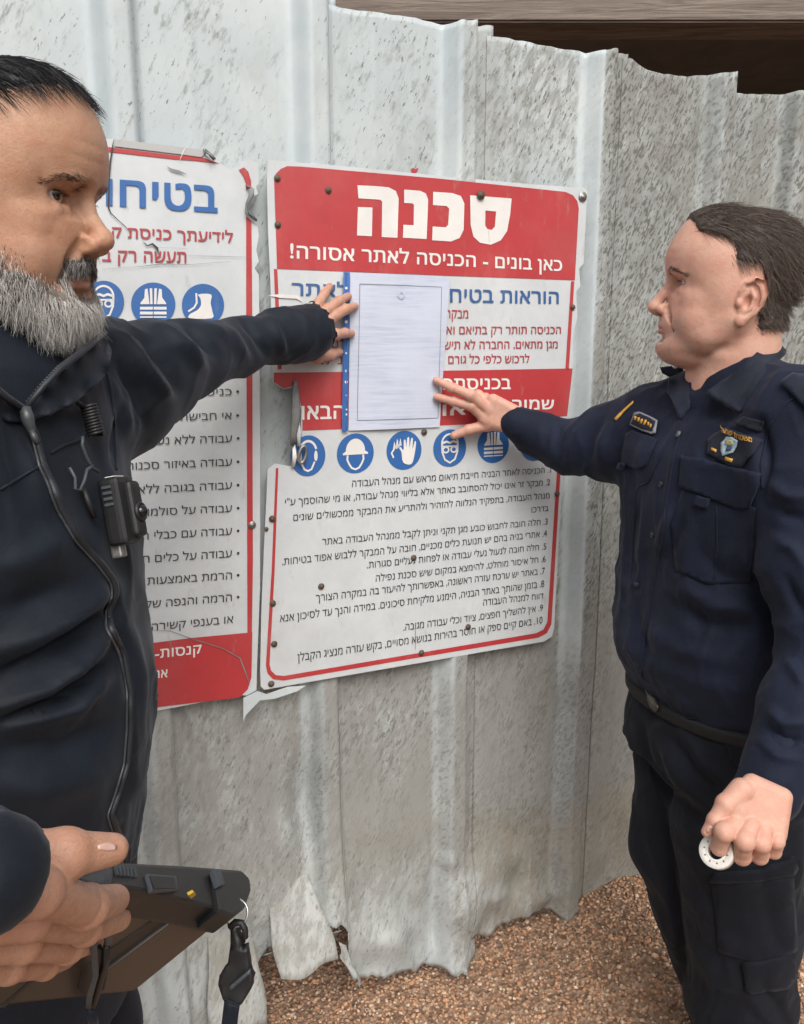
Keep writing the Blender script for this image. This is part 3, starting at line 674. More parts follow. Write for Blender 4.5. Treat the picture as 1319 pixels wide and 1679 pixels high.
# ------------------------------------------------------------------ the notice in its plastic sleeve
notice = thing('paper_notice', FP(*M(650, 704), .003), 'white printed page in clear sleeve with blue punched strip held against danger sign', 'paper')
def bowed(quad, off, bow, name, mat, parent, n=12, thick=0):
    c = [M(*p) for p in quad]; V = []
    for i in range(n + 1):
        for j in range(n + 1):
            u, t = i / n, j / n
            a = c[0] * (1 - u) * (1 - t) + c[1] * u * (1 - t) + c[2] * u * t + c[3] * (1 - u) * t
            V.append(FP(a[0], a[1], off + bow * math.sin(math.pi * u) * (.6 + .4 * math.sin(3 * t + 1)) + .0012 * math.sin(7 * u + 5 * t)))
    ix = np.arange((n + 1) ** 2).reshape(n + 1, n + 1)
    Fq = np.stack([ix[:-1, :-1], ix[:-1, 1:], ix[1:, 1:], ix[1:, :-1]], -1).reshape(-1, 4)
    o = mesh_obj(name, V, Fq, mat, parent, True)
    return o
m = MT('printed_page', (.75, .77, .83), .55); v = m.geo(); q = m.node('Mapping', 0, Vector=v, Rotation=(0, 0, -AL))
s_ = m.noise(m.mapping(q, (.6, 1, 12)), 24, 4, .55); bl = m.noise(q, 11, 3, .5)
m.color(m.mix(m.math('MULTIPLY', m.ramp(s_, .30, .80), m.ramp(bl, .30, .70, .05, .75)), (.57, .61, .715), (.38, .43, .56)))
m.bump(m.noise(v, 18, 3), .3, .004)
Q = [(573, 447), (736, 455), (720, 700), (571, 706)]
bowed(Q, .0045, .006, 'page', m.m, notice)
sleeve = MT('clear_sleeve', (.9, .93, .97), .12); sleeve.set(sleeve.b.inputs['Transmission Weight'], 1.0); sleeve.set(sleeve.b.inputs['IOR'], 1.05); sleeve.set(sleeve.b.inputs['Alpha'], .16)
vv = sleeve.geo(); sleeve.bump(sleeve.noise(vv, 30, 3), .5, .006)
bowed([(567, 443), (739, 452), (723, 706), (566, 711)], .0068, .006, 'plastic_sleeve', sleeve.m, notice)
thin = plain('thin_print', (.17, .18, .22), .6)
def frame_line(a, b, wd=.9):
    pts = [np.array(a) * (1 - t) + np.array(b) * t for t in np.linspace(0, 1, 13)]
    d = np.array(b, float) - a; nrm = np.array([-d[1], d[0]]) / np.linalg.norm(d) * wd / 2
    V = []
    cs = [M(*p) for p in Q]
    for p in pts:
        for sg in (-1, 1):
            q_ = p + nrm * sg; s, z = M(*q_); u = np.clip((q_[0] - 572) / 155, 0, 1); t = np.clip((q_[1] - 450) / 252, 0, 1)
            V.append(FP(s, z, .0053 + .006 * math.sin(math.pi * u) * (.6 + .4 * math.sin(3 * t + 1)) + .0012 * math.sin(7 * u + 5 * t)))
    mesh_obj('frame_line', V, [(2 * i, 2 * i + 1, 2 * i + 3, 2 * i + 2) for i in range(12)], thin, notice)
fr = [(588, 466), (722, 471), (717, 685), (585, 689)]
for i in range(4): frame_line(fr[i], fr[(i + 1) % 4])
# faint crest at the head of the page
cc = (655, 484)
m2 = plain('faint_print', (.52, .56, .66), .6)
u_c = (655 - 572) / 155; o_c = .0056 + .006 * math.sin(math.pi * u_c) * .95
decal('crest', [[(cc[0] + 6 * math.cos(a) * (1 + .12 * math.sin(7 * a)), cc[1] + 7 * math.sin(a) * (1 + .12 * math.sin(7 * a))) for a in np.linspace(0, 6.28, 30)[:-1]], [(cc[0] + 3.2 * math.cos(a), cc[1] + 4 * math.sin(a)) for a in np.linspace(0, 6.28, 16)[:-1]]], o_c, m2, notice)
bs = [(561, 447), (571.5, 447), (569, 706), (559.5, 706)]
strip = bowed(bs, .008, .0005, 'punched_strip', printed('blue_plastic', (.03, .14, .42), .3, .3), notice)
for py, r in ((473, 2.3), (494, 2.3), (513, 1.6), (528, 2.6), (553, 1.7), (579, 1.6), (608, 2.0), (626, 2.6), (648, 1.5), (671, 1.8), (679, 1.8)):
    c = (565.5, py); decal('punched_hole', [[(c[0] + r * math.cos(a), c[1] + r * math.sin(a)) for a in np.linspace(0, 6.28, 13)[:-1]]], .0092, LW, notice)
# ------------------------------------------------------------------ implicit-surface modelling (bodies, hands, clothes)
class Vol:
    def __init__(s, lo, hi, h):
        s.lo = np.array(lo, np.float32); s.h = np.float32(h); s.n = np.ceil((np.array(hi) - np.array(lo)) / h).astype(int) + 1
        s.d = np.full(s.n, 1.0, np.float32)
    def reg(s, lo, hi, m):
        a = np.clip(np.floor((np.array(lo) - m - s.lo) / s.h).astype(int), 0, s.n); b = np.clip(np.ceil((np.array(hi) + m - s.lo) / s.h).astype(int) + 1, 0, s.n)
        if (b <= a).any(): return None, None
        ax = [s.lo[i] + s.h * np.arange(a[i], b[i], dtype=np.float32) for i in range(3)]
        Pn = np.stack(np.meshgrid(*ax, indexing='ij'), -1)
        return tuple(slice(a[i], b[i]) for i in range(3)), Pn
    def add(s, prim, k=.004):
        f, lo, hi = prim; sl, Pn = s.reg(lo, hi, max(k, 2.5 * s.h) * 1.3)
        if sl is None: return s
        a = s.d[sl]; b = f(Pn).astype(np.float32)
        t = np.clip(.5 + .5 * (a - b) / k, 0, 1); s.d[sl] = a * (1 - t) + b * t - k * t * (1 - t); return s
    def cut(s, prim, k=.003):
        f, lo, hi = prim; sl, Pn = s.reg(lo, hi, max(k, 2.5 * s.h) * 1.3)
        if sl is None: return s
        a = s.d[sl]; b = -f(Pn).astype(np.float32)
        t = np.clip(.5 - .5 * (a - b) / k, 0, 1); s.d[sl] = a * (1 - t) + b * t + k * t * (1 - t); return s
    def mesh(s):
        d = s.d; n = np.array(d.shape); ins = d < 0
        cnt = np.zeros(n - 1, np.uint8)
        cor = [(i, j, k) for i in (0, 1) for j in (0, 1) for k in (0, 1)]
        for c in cor: cnt += ins[c[0]:n[0] - 1 + c[0], c[1]:n[1] - 1 + c[1], c[2]:n[2] - 1 + c[2]]
        act = np.argwhere((cnt > 0) & (cnt < 8)); vid = np.full(n - 1, -1, np.int64); vid[tuple(act.T)] = np.arange(len(act))
        val = np.stack([d[tuple((act + c).T)] for c in np.array(cor)], 1)
        acc = np.zeros((len(act), 3)); num = np.zeros(len(act))
        for i in range(8):
            for j in range(i + 1, 8):
                ci, cj = np.array(cor[i]), np.array(cor[j])
                if np.abs(ci - cj).sum() != 1: continue
                x = (val[:, i] < 0) != (val[:, j] < 0); t = val[x, i] / (val[x, i] - val[x, j])
                acc[x] += ci + (cj - ci) * t[:, None]; num[x] += 1
        V = s.lo + s.h * (act + acc / num[:, None])
        Q = []
        for ax in range(3):
            o1, o2 = [(1, 2), (2, 0), (0, 1)][ax]
            e = np.zeros(3, int); e[ax] = 1
            A = ins; B = np.roll(ins, -1, ax); x = A != B
            idx = np.argwhere(x); ok = np.ones(len(idx), bool)
            for a in range(3):
                if a == ax: ok &= idx[:, a] < n[a] - 1
                else: ok &= (idx[:, a] > 0) & (idx[:, a] < n[a] - 1)
            idx = idx[ok]; u = np.zeros(3, int); u[o1] = 1; w_ = np.zeros(3, int); w_[o2] = 1
            q = np.stack([vid[tuple(idx.T)], vid[tuple((idx - u).T)], vid[tuple((idx - u - w_).T)], vid[tuple((idx - w_).T)]], 1)
            fl = ~A[tuple(idx.T)]; q[fl] = q[fl][:, ::-1]; Q.append(q)
        Fc = np.concatenate(Q); Fc = Fc[(Fc >= 0).all(1)]
        return V, Fc
    def at(s, Pn):                      # trilinear sample
        g = (np.asarray(Pn) - s.lo) / s.h; g = np.clip(g, 0, s.n - 1.001); i = g.astype(int); f = g - i; out = 0
        for c in [(a, b, e) for a in (0, 1) for b in (0, 1) for e in (0, 1)]:
            wt = np.prod([f[:, k] if c[k] else 1 - f[:, k] for k in range(3)], 0); out = out + wt * s.d[i[:, 0] + c[0], i[:, 1] + c[1], i[:, 2] + c[2]]
        return out
def cone(a, b, ra, rb):
    a = np.array(a, np.float32); b = np.array(b, np.float32); ab = b - a; L2 = max(float(ab @ ab), 1e-9); r = max(ra, rb)
    def f(Pn):
        t = np.clip(((Pn - a) @ ab) / L2, 0, 1); return np.linalg.norm(Pn - a - t[..., None] * ab, axis=-1) - (ra + (rb - ra) * t)
    return f, np.minimum(a, b) - r, np.maximum(a, b) + r
def ell(c, r, R=None):
    c = np.array(c, np.float32); r = np.array(r, np.float32); mr = float(r.max())
    def f(Pn):
        q = Pn - c
        if R is not None: q = q @ np.array(R, np.float32)
        k0 = np.linalg.norm(q / r, axis=-1); k1 = np.linalg.norm(q / (r * r), axis=-1) + 1e-9; return k0 * (k0 - 1) / k1
    e = r if R is None else np.full(3, mr)
    return f, c - e, c + e
def chain(v, pts, rad, k, cut=False, kj=None):
    for i in range(len(pts) - 1):
        (v.cut if cut else v.add)(cone(pts[i], pts[i + 1], rad[i], rad[i + 1]), k if (i == 0 or kj is None) else kj)
def palm(a, b, side, ra, rb, th):      # flat tapered slab: axis a->b, half-widths ra, rb along side, half-thickness th
    a = np.array(a, float); b = np.array(b, float); ax = b - a; L = np.linalg.norm(ax); ax /= L; sd = np.array(side, float); sd -= ax * (sd @ ax); sd /= np.linalg.norm(sd); nn = np.cross(ax, sd)
    def f(Pn):
        q = Pn - a; t = q @ ax; tt = np.clip(t / L, 0, 1); x = q @ sd; y = q @ nn; wd = ra + (rb - ra) * tt - th
        dx = np.maximum(np.abs(x) - wd, 0); dt = np.maximum(np.abs(t - L / 2) - L / 2, 0)
        return np.sqrt(dx * dx + dt * dt + y * y) - th
    m = max(ra, rb); return f, np.minimum(a, b) - m, np.maximum(a, b) + m
def loft(st, grow=0.0):                # stations (x, y, z, front, side, yaw, exponent) in rising or falling z
    S = np.array(sorted(st, key=lambda q: q[2]), float); z = S[:, 2]
    def f(Pn):
        zz = Pn[..., 2]; zc = np.clip(zz, z[0], z[-1]); I = [np.interp(zc, z, S[:, k]) for k in range(7)]
        x = Pn[..., 0] - I[0]; y = Pn[..., 1] - I[1]; c, s_ = np.cos(I[5]), np.sin(I[5])
        u = x * c + y * s_; w_ = -x * s_ + y * c; a = I[3] + grow; b = I[4] + grow; e = I[6]
        r = ((np.abs(u) / a) ** e + (np.abs(w_) / b) ** e) ** (1 / e); d = (r - 1) * np.minimum(a, b)
        ex = np.abs(zz - zc); return np.where(ex > 0, np.sqrt(np.maximum(d, 0) ** 2 + ex ** 2) + np.minimum(d, 0) * 0, d)
    m = max(S[:, 3].max(), S[:, 4].max()) + grow
    return f, np.array([S[:, 0].min() - m, S[:, 1].min() - m, z[0]]), np.array([S[:, 0].max() + m, S[:, 1].max() + m, z[-1]])
def normals(V, Fc):
    N = np.zeros_like(V)
    p = V[Fc]; n = np.cross(p[:, 2] - p[:, 0], p[:, 3] - p[:, 1])
    for i in range(4): np.add.at(N, Fc[:, i], n)
    return N / (np.linalg.norm(N, axis=1)[:, None] + 1e-12)
def relax(V, Fc, it=2, lam=.5):
    E = np.concatenate([Fc[:, [0, 1]], Fc[:, [1, 2]], Fc[:, [2, 3]], Fc[:, [3, 0]]]); n = len(V)
    cnt = np.bincount(E.ravel(), minlength=n)[:, None]
    for _ in range(it):
        A = np.zeros_like(V); np.add.at(A, E[:, 0], V[E[:, 1]]); np.add.at(A, E[:, 1], V[E[:, 0]]); V = V * (1 - lam) + lam * A / np.maximum(cnt, 1)
    return V
def pdist(x, y, pl):                   # pixel distance to a polyline, and the running parameter
    best = np.full(len(x), 1e9); tb = np.zeros(len(x)); pl = np.array(pl, float); n = len(pl) - 1
    for i in range(n):
        a, b = pl[i], pl[i + 1]; ab = b - a; t = np.clip(((x - a[0]) * ab[0] + (y - a[1]) * ab[1]) / (ab @ ab + 1e-9), 0, 1)
        d = np.hypot(x - a[0] - t * ab[0], y - a[1] - t * ab[1]); m_ = d < best; best[m_] = d[m_]; tb[m_] = (i + t[m_]) / n
    return best, tb
def folds(V, Fc, lst, noise=.0, nscale=14, seed=1, crease=0.0):
    # press cloth folds into a garment: (pixel polyline, height in metres, half-width in pixels), tapering to both ends
    N = normals(V, Fc); x, y, d = proj(V); view = V - CAM; view /= np.linalg.norm(view, axis=1)[:, None]
    fac = np.clip(-(N * view).sum(1) * 2.5 + .2, 0, 1); D = np.zeros(len(V))
    for pl, amp, wd in lst:
        dd, t = pdist(x, y, pl); D += amp * np.exp(-(dd / wd) ** 2) * np.sin(math.pi * np.clip(t * .9 + .05, 0, 1)) ** .6 * fac
    if noise:
        p = V * nscale; D += noise * (vnoise(p, seed) + .5 * vnoise(p * 2.1, seed + 1))
    if crease:
        p = V * np.array([15, 15, 11]) + .6 * np.stack([vnoise(V * 5, seed + 7), vnoise(V * 5, seed + 8), vnoise(V * 5, seed + 9)], -1)
        r1 = 1 - np.abs(vnoise(p, seed + 3)); r2 = 1 - np.abs(vnoise(p * 1.9, seed + 4)); msk = .5 + .5 * vnoise(V * 4, seed + 5)
        D += crease * ((r1 ** 4) + .5 * r2 ** 4 - .45) * (.35 + .9 * msk)
    return V + N * D[:, None]
from mathutils.bvhtree import BVHTree
def bvh_of(o): return BVHTree.FromPolygons([v.co[:] for v in o.data.vertices], [p.vertices[:] for p in o.data.polygons])
def cast(b, px, py):
    r = Vector(ray(px, py)); h = b.ray_cast(Vector(CAM), r.normalized())
    if h[0] is not None: return h[0], h[1]
    # nearest surface to the ray at the likely depth
    q = b.find_nearest(Vector(CAM) + r * 1.0)
    best = None
    for dd in np.arange(.4, 1.9, .02):
        pt = Vector(CAM) + r * dd; q = b.find_nearest(pt)
        if best is None or q[3] < best[3]: best = q
    return best[0], best[1]
def tri_region(poly, step):            # triangulate a pixel polygon with interior points
    pts = [Vector(p[:2]) for p in poly]; n = len(pts); V2, E2 = [], []
    for i in range(n):
        a, b = pts[i], pts[(i + 1) % n]; k = max(1, int((b - a).length / step))
        for j in range(k): V2.append(a.lerp(b, j / k))
    m_ = len(V2); E2 = [(i, (i + 1) % m_) for i in range(m_)]
    L = np.array([v[:] for v in V2]); x0, y0 = L.min(0); x1, y1 = L.max(0)
    gx, gy = np.meshgrid(np.arange(x0 + step / 2, x1, step), np.arange(y0 + step / 2, y1, step)); G = np.stack([gx.ravel(), gy.ravel()], -1)
    def inside(Q):
        r = np.zeros(len(Q), bool); j = len(L) - 1
        for i in range(len(L)):
            c = ((L[i, 1] > Q[:, 1]) != (L[j, 1] > Q[:, 1])) & (Q[:, 0] < (L[j, 0] - L[i, 0]) * (Q[:, 1] - L[i, 1]) / (L[j, 1] - L[i, 1] + 1e-12) + L[i, 0]); r ^= c; j = i
        return r
    G = G[inside(G)] if len(G) else G
    if len(G): dd, _ = pdist(G[:, 0], G[:, 1], np.vstack([L, L[:1]])); G = G[dd > step * .4]
    V, _, Fc, *_r = delaunay_2d_cdt([*V2, *[Vector(g) for g in G]], E2, [], 1, 1e-5)
    V = np.array([v[:] for v in V]); Fc = [tuple(f) for f in Fc]
    return V, Fc
def orient(o):
    me = o.data; s_ = 0
    for p in me.polygons: s_ += p.normal.dot(Vector(CAM) - p.center) * p.area
    if s_ < 0: me.flip_normals()
def patch(name, poly, bv, off, mat, parent, step=8, thick=.002, smooth=True):
    V, Fc = tri_region(poly, step); W = []
    for x, y in V:
        h, n = cast(bv, x, y)
        if n.dot(Vector(CAM) - h) < 0: n = -n
        W.append(h + n * off)
    o = mesh_obj(name, np.array([w_[:] for w_ in W]), Fc, mat, parent, smooth); orient(o)
    if thick: md = o.modifiers.new('t', 'SOLIDIFY'); md.thickness = thick; md.offset = -1
    return o
def sheet3d(name, poly, mat, parent, step=8, thick=.002, bv=None, gap=.006):
    V, Fc = tri_region(poly, step); Pp = np.array(poly, float); W = []
    for x, y in V:
        w_ = 1 / (np.hypot(Pp[:, 0] - x, Pp[:, 1] - y) + .5) ** 2; dd = (w_ * Pp[:, 2]).sum() / w_.sum()
        if bv is not None:
            hh = bv.ray_cast(Vector(CAM), Vector(ray(x, y)).normalized())
            if hh[0] is not None: dd = min(dd, float(proj(np.array([hh[0][:]]))[2][0]) - gap)
        W.append(P(x, y, dd))
    W = np.array(W)
    if bv is not None:
        for _ in range(5):
            A_2 = W.copy(); cn = np.ones(len(W))
            for f in Fc:
                for i in range(len(f)): A_2[f[i]] += W[f[i - 1]]; cn[f[i]] += 1
            dq = ((A_2 / cn[:, None] - W) @ np.array([0, _c, -_s]))[:, None]; rr_ = W - CAM; W = W + rr_ * dq / (rr_ @ np.array([0, _c, -_s]))[:, None]
    o = mesh_obj(name, W, Fc, mat, parent, True); orient(o)
    if thick: md = o.modifiers.new('t', 'SOLIDIFY'); md.thickness = thick; md.offset = -1
    return o
def tube(name, pts, rad, mat, parent, seg=8, closed=False, smooth=True, add_to=None):
    pts = [np.array(p, float) for p in pts]; n = len(pts); rad = rad if hasattr(rad, '__len__') else [rad] * n
    V, Fc = [], []; prev = None
    for i in range(n):
        if closed: t = pts[(i + 1) % n] - pts[i - 1]
        else: t = pts[min(i + 1, n - 1)] - pts[max(i - 1, 0)]
        t = t / (np.linalg.norm(t) + 1e-9)
        if prev is None: u = np.cross(t, [0, 0, 1] if abs(t[2]) < .9 else [1, 0, 0])
        else: u = prev - t * (prev @ t)
        u /= np.linalg.norm(u); prev = u; w_ = np.cross(t, u)
        for j in range(seg):
            a = 2 * math.pi * j / seg; V.append(pts[i] + rad[i] * (u * math.cos(a) + w_ * math.sin(a)))
    m_ = n if closed else n - 1
    for i in range(m_):
        for j in range(seg): Fc.append((i * seg + j, i * seg + (j + 1) % seg, ((i + 1) % n) * seg + (j + 1) % seg, ((i + 1) % n) * seg + j))
    if not closed: Fc.append(tuple(range(seg))[::-1]); Fc.append(tuple((n - 1) * seg + j for j in range(seg)))
    if add_to is not None: b0 = len(add_to[0]); add_to[0].extend(V); add_to[1].extend([tuple(i + b0 for i in f) for f in Fc]); return None
    return mesh_obj(name, np.array(V), Fc, mat, parent, smooth)
def surf_line(name, pl, bv, rad, off, mat, parent, step=5, flat=True, wd=None):
    # a raised line (seam, zip, piping) laid over a garment along a pixel polyline
    q = []; pl = np.array(pl, float)
    for i in range(len(pl) - 1):
        k = max(1, int(np.linalg.norm(pl[i + 1] - pl[i]) / step))
        for j in range(k): q.append(pl[i] + (pl[i + 1] - pl[i]) * j / k)
    q.append(pl[-1]); pts = []
    for x, y in q:
        h, n = cast(bv, x, y)
        if n.dot(Vector(CAM) - h) < 0: n = -n
        pts.append(np.array((h + n * off)[:]))
    pts = [pts[0]] + [(pts[i - 1] + 2 * pts[i] + pts[i + 1]) / 4 for i in range(1, len(pts) - 1)] + [pts[-1]]
    return tube(name, pts, rad, mat, parent, 6)
def strands(name, roots, nrm, dirs, lens, mat, parent, r0=.00009, seg=6, lift=.35, grav=0.0, curl=0.0, jitter=.3, tone=None, bend=0.0):
    # hair as tapering three-sided tubes
    n = len(roots); d = dirs + jitter * rng.normal(0, 1, dirs.shape); d = d - nrm * (d * nrm).sum(1)[:, None] * .6
    d /= np.linalg.norm(d, axis=1)[:, None] + 1e-9
    st = (lens / seg)[:, None]; cur = d * (1 - lift) + nrm * lift; cur /= np.linalg.norm(cur, axis=1)[:, None]
    cv = rng.normal(0, 1, (n, 3)) * curl; p = roots.copy(); path = [p.copy()]
    for i in range(seg):
        cur = cur + d * .25 + np.array([0, 0, -grav]) + cv * math.sin(i * 1.7) - nrm * bend; cur /= np.linalg.norm(cur, axis=1)[:, None]; p = p + cur * st; path.append(p.copy())
    path = np.stack(path, 1)                                   # n, seg+1, 3
    t = np.gradient(path, axis=1); t /= np.linalg.norm(t, axis=2)[..., None] + 1e-9
    ref = np.array([.31, .52, .79]); u = np.cross(t, ref); u /= np.linalg.norm(u, axis=2)[..., None] + 1e-9; w_ = np.cross(t, u)
    rr = (r0 * (1 - np.linspace(0, 1, seg + 1) ** 2 * .85))[None, :, None] * (1 + .3 * rng.normal(0, 1, (n, 1, 1)).clip(-1.5, 1.5))
    V = np.stack([path + rr * (u * math.cos(a) + w_ * math.sin(a)) for a in (0, 2.0944, 4.18879)], 2)   # n, seg+1, 3, 3
    base = (np.arange(n) * (seg + 1) * 3)[:, None, None]; i_ = (np.arange(seg) * 3)[None, :, None]; j = np.arange(3)[None, None, :]; jn = (np.arange(3) + 1)[None, None, :] % 3
    Fc = np.stack([base + i_ + j, base + i_ + jn, base + i_ + 3 + jn, base + i_ + 3 + j], -1).reshape(-1, 4)
    o = mesh_obj(name, V.reshape(-1, 3), Fc, mat, parent, True)
    if tone is not None: set_col(o, 'tone', np.repeat(tone, (seg + 1) * 3, 0))
    return o
def scatter(V, Fc, wgt, n):            # random points on quads weighted by a vertex mask
    p = V[Fc]; ar = np.linalg.norm(np.cross(p[:, 2] - p[:, 0], p[:, 3] - p[:, 1]), axis=1) * wgt[Fc].mean(1); ar = np.maximum(ar, 0); c = np.cumsum(ar); c /= c[-1]
    i = np.searchsorted(c, rng.random(n)); u = rng.random((n, 1)); t = rng.random((n, 1)); q = V[Fc[i]]
    N = normals(V, Fc)
    return (q[:, 0] * (1 - u) + q[:, 1] * u) * (1 - t) + (q[:, 3] * (1 - u) + q[:, 2] * u) * t, N[Fc[i, 0]], Fc[i, 0]

def skin_mat(name, base, red, tan):
    m = MT(name, base, .48); v = m.geo(); c = m.attr('skin', 0); n = m.noise(v, 45, 5, .6); n2 = m.noise(v, 420, 4, .6); n3 = m.noise(v, 1500, 3)
    col = m.mix(m.ramp(n, .35, .7, 0, .7), c, red, 'MIX'); col = m.mix(m.ramp(n2, .48, .72, 0, .55), col, tan); col = m.mix(m.ramp(m.noise(v, 130, 4, .6), .52, .7, 0, .4), col, tan)
    m.color(col); m.set(m.b.inputs['Subsurface Weight'], .22); m.set(m.b.inputs['Subsurface Radius'], (1.0, .35, .2)); m.set(m.b.inputs['Subsurface Scale'], .006)
    m.set(m.b.inputs['Specular IOR Level'], .45); m.rough(m.ramp(n2, .3, .7, .38, .58))
    h = m.math('ADD', m.math('MULTIPLY', n2, .8), m.math('MULTIPLY', n3, .5)); m.bump(m.math('ADD', h, m.math('MULTIPLY', m.noise(v, 120, 4, .6), 1.2)), .42, .0014); return m.m
def hair_mat(name):
    m = MT(name, (.1, .1, .1), .55); m.color(m.attr('tone', 0)); m.set(m.b.inputs['Specular IOR Level'], .35); return m.m
HAIR = hair_mat('hair_fibre')
def eye_mat():
    m = MT('eyeball', (.7, .66, .62), .08); o = m.obj(); sp = m.n.new('ShaderNodeSeparateXYZ'); m.l.new(o, sp.inputs[0])
    r = m.math('SQRT', m.math('ADD', m.math('POWER', sp.outputs[0], 2.), m.math('POWER', sp.outputs[2], 2.)))
    n = m.noise(m.mapping(o, (900, 60, 900)), 1.0, 3); ir = m.mix(n, (.035, .015, .008), (.10, .045, .02))
    c = m.mix(m.ramp(r, .0056, .0062), ir, (.62, .56, .52)); c = m.mix(m.ramp(r, .0022, .0026), (.003, .003, .003), c)
    c = m.mix(m.ramp(r, .007, .0122), c, (.55, .36, .32)); m.color(c); m.set(m.b.inputs['Coat Weight'], 1.0); m.set(m.b.inputs['Coat Roughness'], .03); return m.m
EYE = eye_mat()

# ------------------------------------------------------------------ heads (millimetres: x right, y forward, z up from eye level)
def head_sdf(h=1.9, ntz=0.0, nlen=0.0, eyeb=0.0, opening=4.6, ear=(76, -10, -10), jaw=1.0, nose=1.0, dchin=0.0, brow=1.0, neckl=150, narrow=1.0, lowlid=0.0, age=0.0, mx=0.0):
    v = Vol((-100, -125, -215), (100, 140, 135), h)
    A, Cn = v.add, cone
    A(ell((0, -8, 34), (75 * narrow, 98, 83)), 1); A(ell((0, 36, 40), (58 * narrow, 54, 57)), 34); A(ell((0, 42, -34), (53 * narrow, 40, 62)), 30)
    for s in (-1, 1): A(ell((s * 50, 18, 14), (18, 36, 42)), 30); A(ell((s * 60, 6, -20), (12, 28, 30)), 24)
    for s in (-1, 1):
        chain(v, [(s * 53 * jaw, 6, -56), (s * 44 * jaw, 38, -82), (s * 19, 72, -100)], [20, 17, 15], 20)
        A(ell((s * 45, 52, -25), (19, 23, 14)), 16); A(ell((s * 46, 34, -58), (15, 32, 30)), 26)
        A(ell((s * 34, 56, -62), (19, 20, 24)), 22)
    A(ell((0, 80 + dchin * .3 + mx, -105), (21, 16, 16)), 14); A(ell((0, 71 + mx, -64), (31, 27, 30)), 16)
    if dchin: A(ell((0, 48, -112), (34, 36, 16)), 20)
    for s in (-1, 1): chain(v, [(s * 9, 92, 11), (s * 28, 90, 16), (s * 43, 77, 15), (s * 53, 57, 5)], [7.5, 7.5, 6.5, 4.5], 11)
    for s in (-1, 1): v.cut(ell((s * 33, 100, -1), (18, 16, 11)), 11); v.cut(ell((s * 14, 101, 0), (6, 12, 12)), 10)
    # nose
    chain(v, [(0, 92, 6), (0, 99 + nlen * .3, -8), (0, 107 + nlen * .7, -20), (0, 116 + nlen, -35 + ntz)], [6.5, 5.8, 6.3, 7.5], 8, kj=5)
    A(ell((0, 117.5 + nlen, -40 + ntz), (9.0, 9.0, 8.2)), 6)
    for s in (-1, 1): A(ell((s * 12, 106 + nlen * .4, -43 + ntz * .4), (6.8, 11, 8)), 4)
    chain(v, [(0, 99, -52), (0, 113 + nlen, -48 + ntz * .7)], [6, 4.5], 5)
    for s in (-1, 1): v.cut(cone((s * 6.5, 102, -54), (s * 6, 111, -50), 3.4, 3.0), 2)
    for s in (-1, 1): v.cut(cone((s * 20, 108, -36), (s * 22, 104, -50), 2.2, 2.2), 4)
    # lids
    for s in (-1, 1):
        A(ell((s * 32, 75.5, 0), (14.8, 13.8, 13.8)), 4)
        chain(v, [(s * 17, 85, 3), (s * 26, 88.5, 8.5), (s * 38, 86, 8.5), (s * 48, 75, 2)], [2.5, 3.2, 3.4, 3], 4)
        chain(v, [(s * 18, 85, -6), (s * 27, 88.5, -12), (s * 39, 85.5, -12), (s * 47, 76, -6)], [2.0, 2.6, 2.6, 2.0], 7)
        v.cut(ell((s * 33, 88, -.8 + lowlid), (15.8, 14, opening)), 1.6)
        v.cut(cone((s * 19, 89, 5.2), (s * 33, 91.8, 7.4), .8, .9), 1.4); v.cut(cone((s * 33, 91.8, 7.4), (s * 49, 81, 2.6), .9, .8), 1.4)
    # mouth
    for s in (-1, 1):
        chain(v, [(s * 23, 88 + mx, -73), (s * 10, 99.5 + mx, -69.8), (0, 101 + mx, -71)], [2.6, 4.2, 4], 4); chain(v, [(s * 21, 88 + mx, -75), (s * 9, 98 + mx, -79.5), (0, 100 + mx, -80.5)], [2.6, 5, 5.4], 4)
        v.cut(cone((s * 24, 85 + mx, -74), (s * 12, 102 + mx, -74), .5, 1.1), 1.8); v.cut(cone((s * 12, 102 + mx, -74), (0, 105.5 + mx, -74.5), 1.1, 1.1), 1.8)
        chain(v, [(s * 19, 103, -42), (s * 28, 93, -58), (s * 33, 84, -78)], [1.5, 1.5, 1.0], 8, True)
    v.cut(ell((0, 102 + mx, -91), (17, 6, 5)), 7); v.cut(cone((0, 109, -55), (0, 108, -66), 1.5, 1.8), 4)
    if age:
        for s in (-1, 1):
            chain(v, [(s * 20, 103, -40), (s * 29, 92, -58), (s * 35, 82, -80)], [1.2 * age, 1.1 * age, .3], 5, True)
            for q in range(3): v.cut(cone((s * (50 + q), 80 - 2 * q, -2 - 4 * q), (s * 60, 66 - 2 * q, 2 - 7 * q), .5, .3), 1.6)
        for q in range(3): chain(v, [(-34, 92 - 6 * q, 36 + 13 * q), (0, 99 - 6 * q, 34 + 13 * q), (34, 92 - 6 * q, 36 + 13 * q)], [.8, 1.0, .8], 3, True)
    # neck
    chain(v, [(0, -14, -55), (0, -20, -110), (0, -22, -160), (0, -24, -205)], [54, 52, 52, 50], 26)
    for s in (-1, 1): chain(v, [(s * 56, -12, -40), (s * 44, 10, -110), (s * 18, 30, -190)], [12, 12, 11], 14)
    v.add(cone((0, 34, -130), (0, 38, -150), 12, 10), 14)
    # ears
    ex, ey, ez = ear
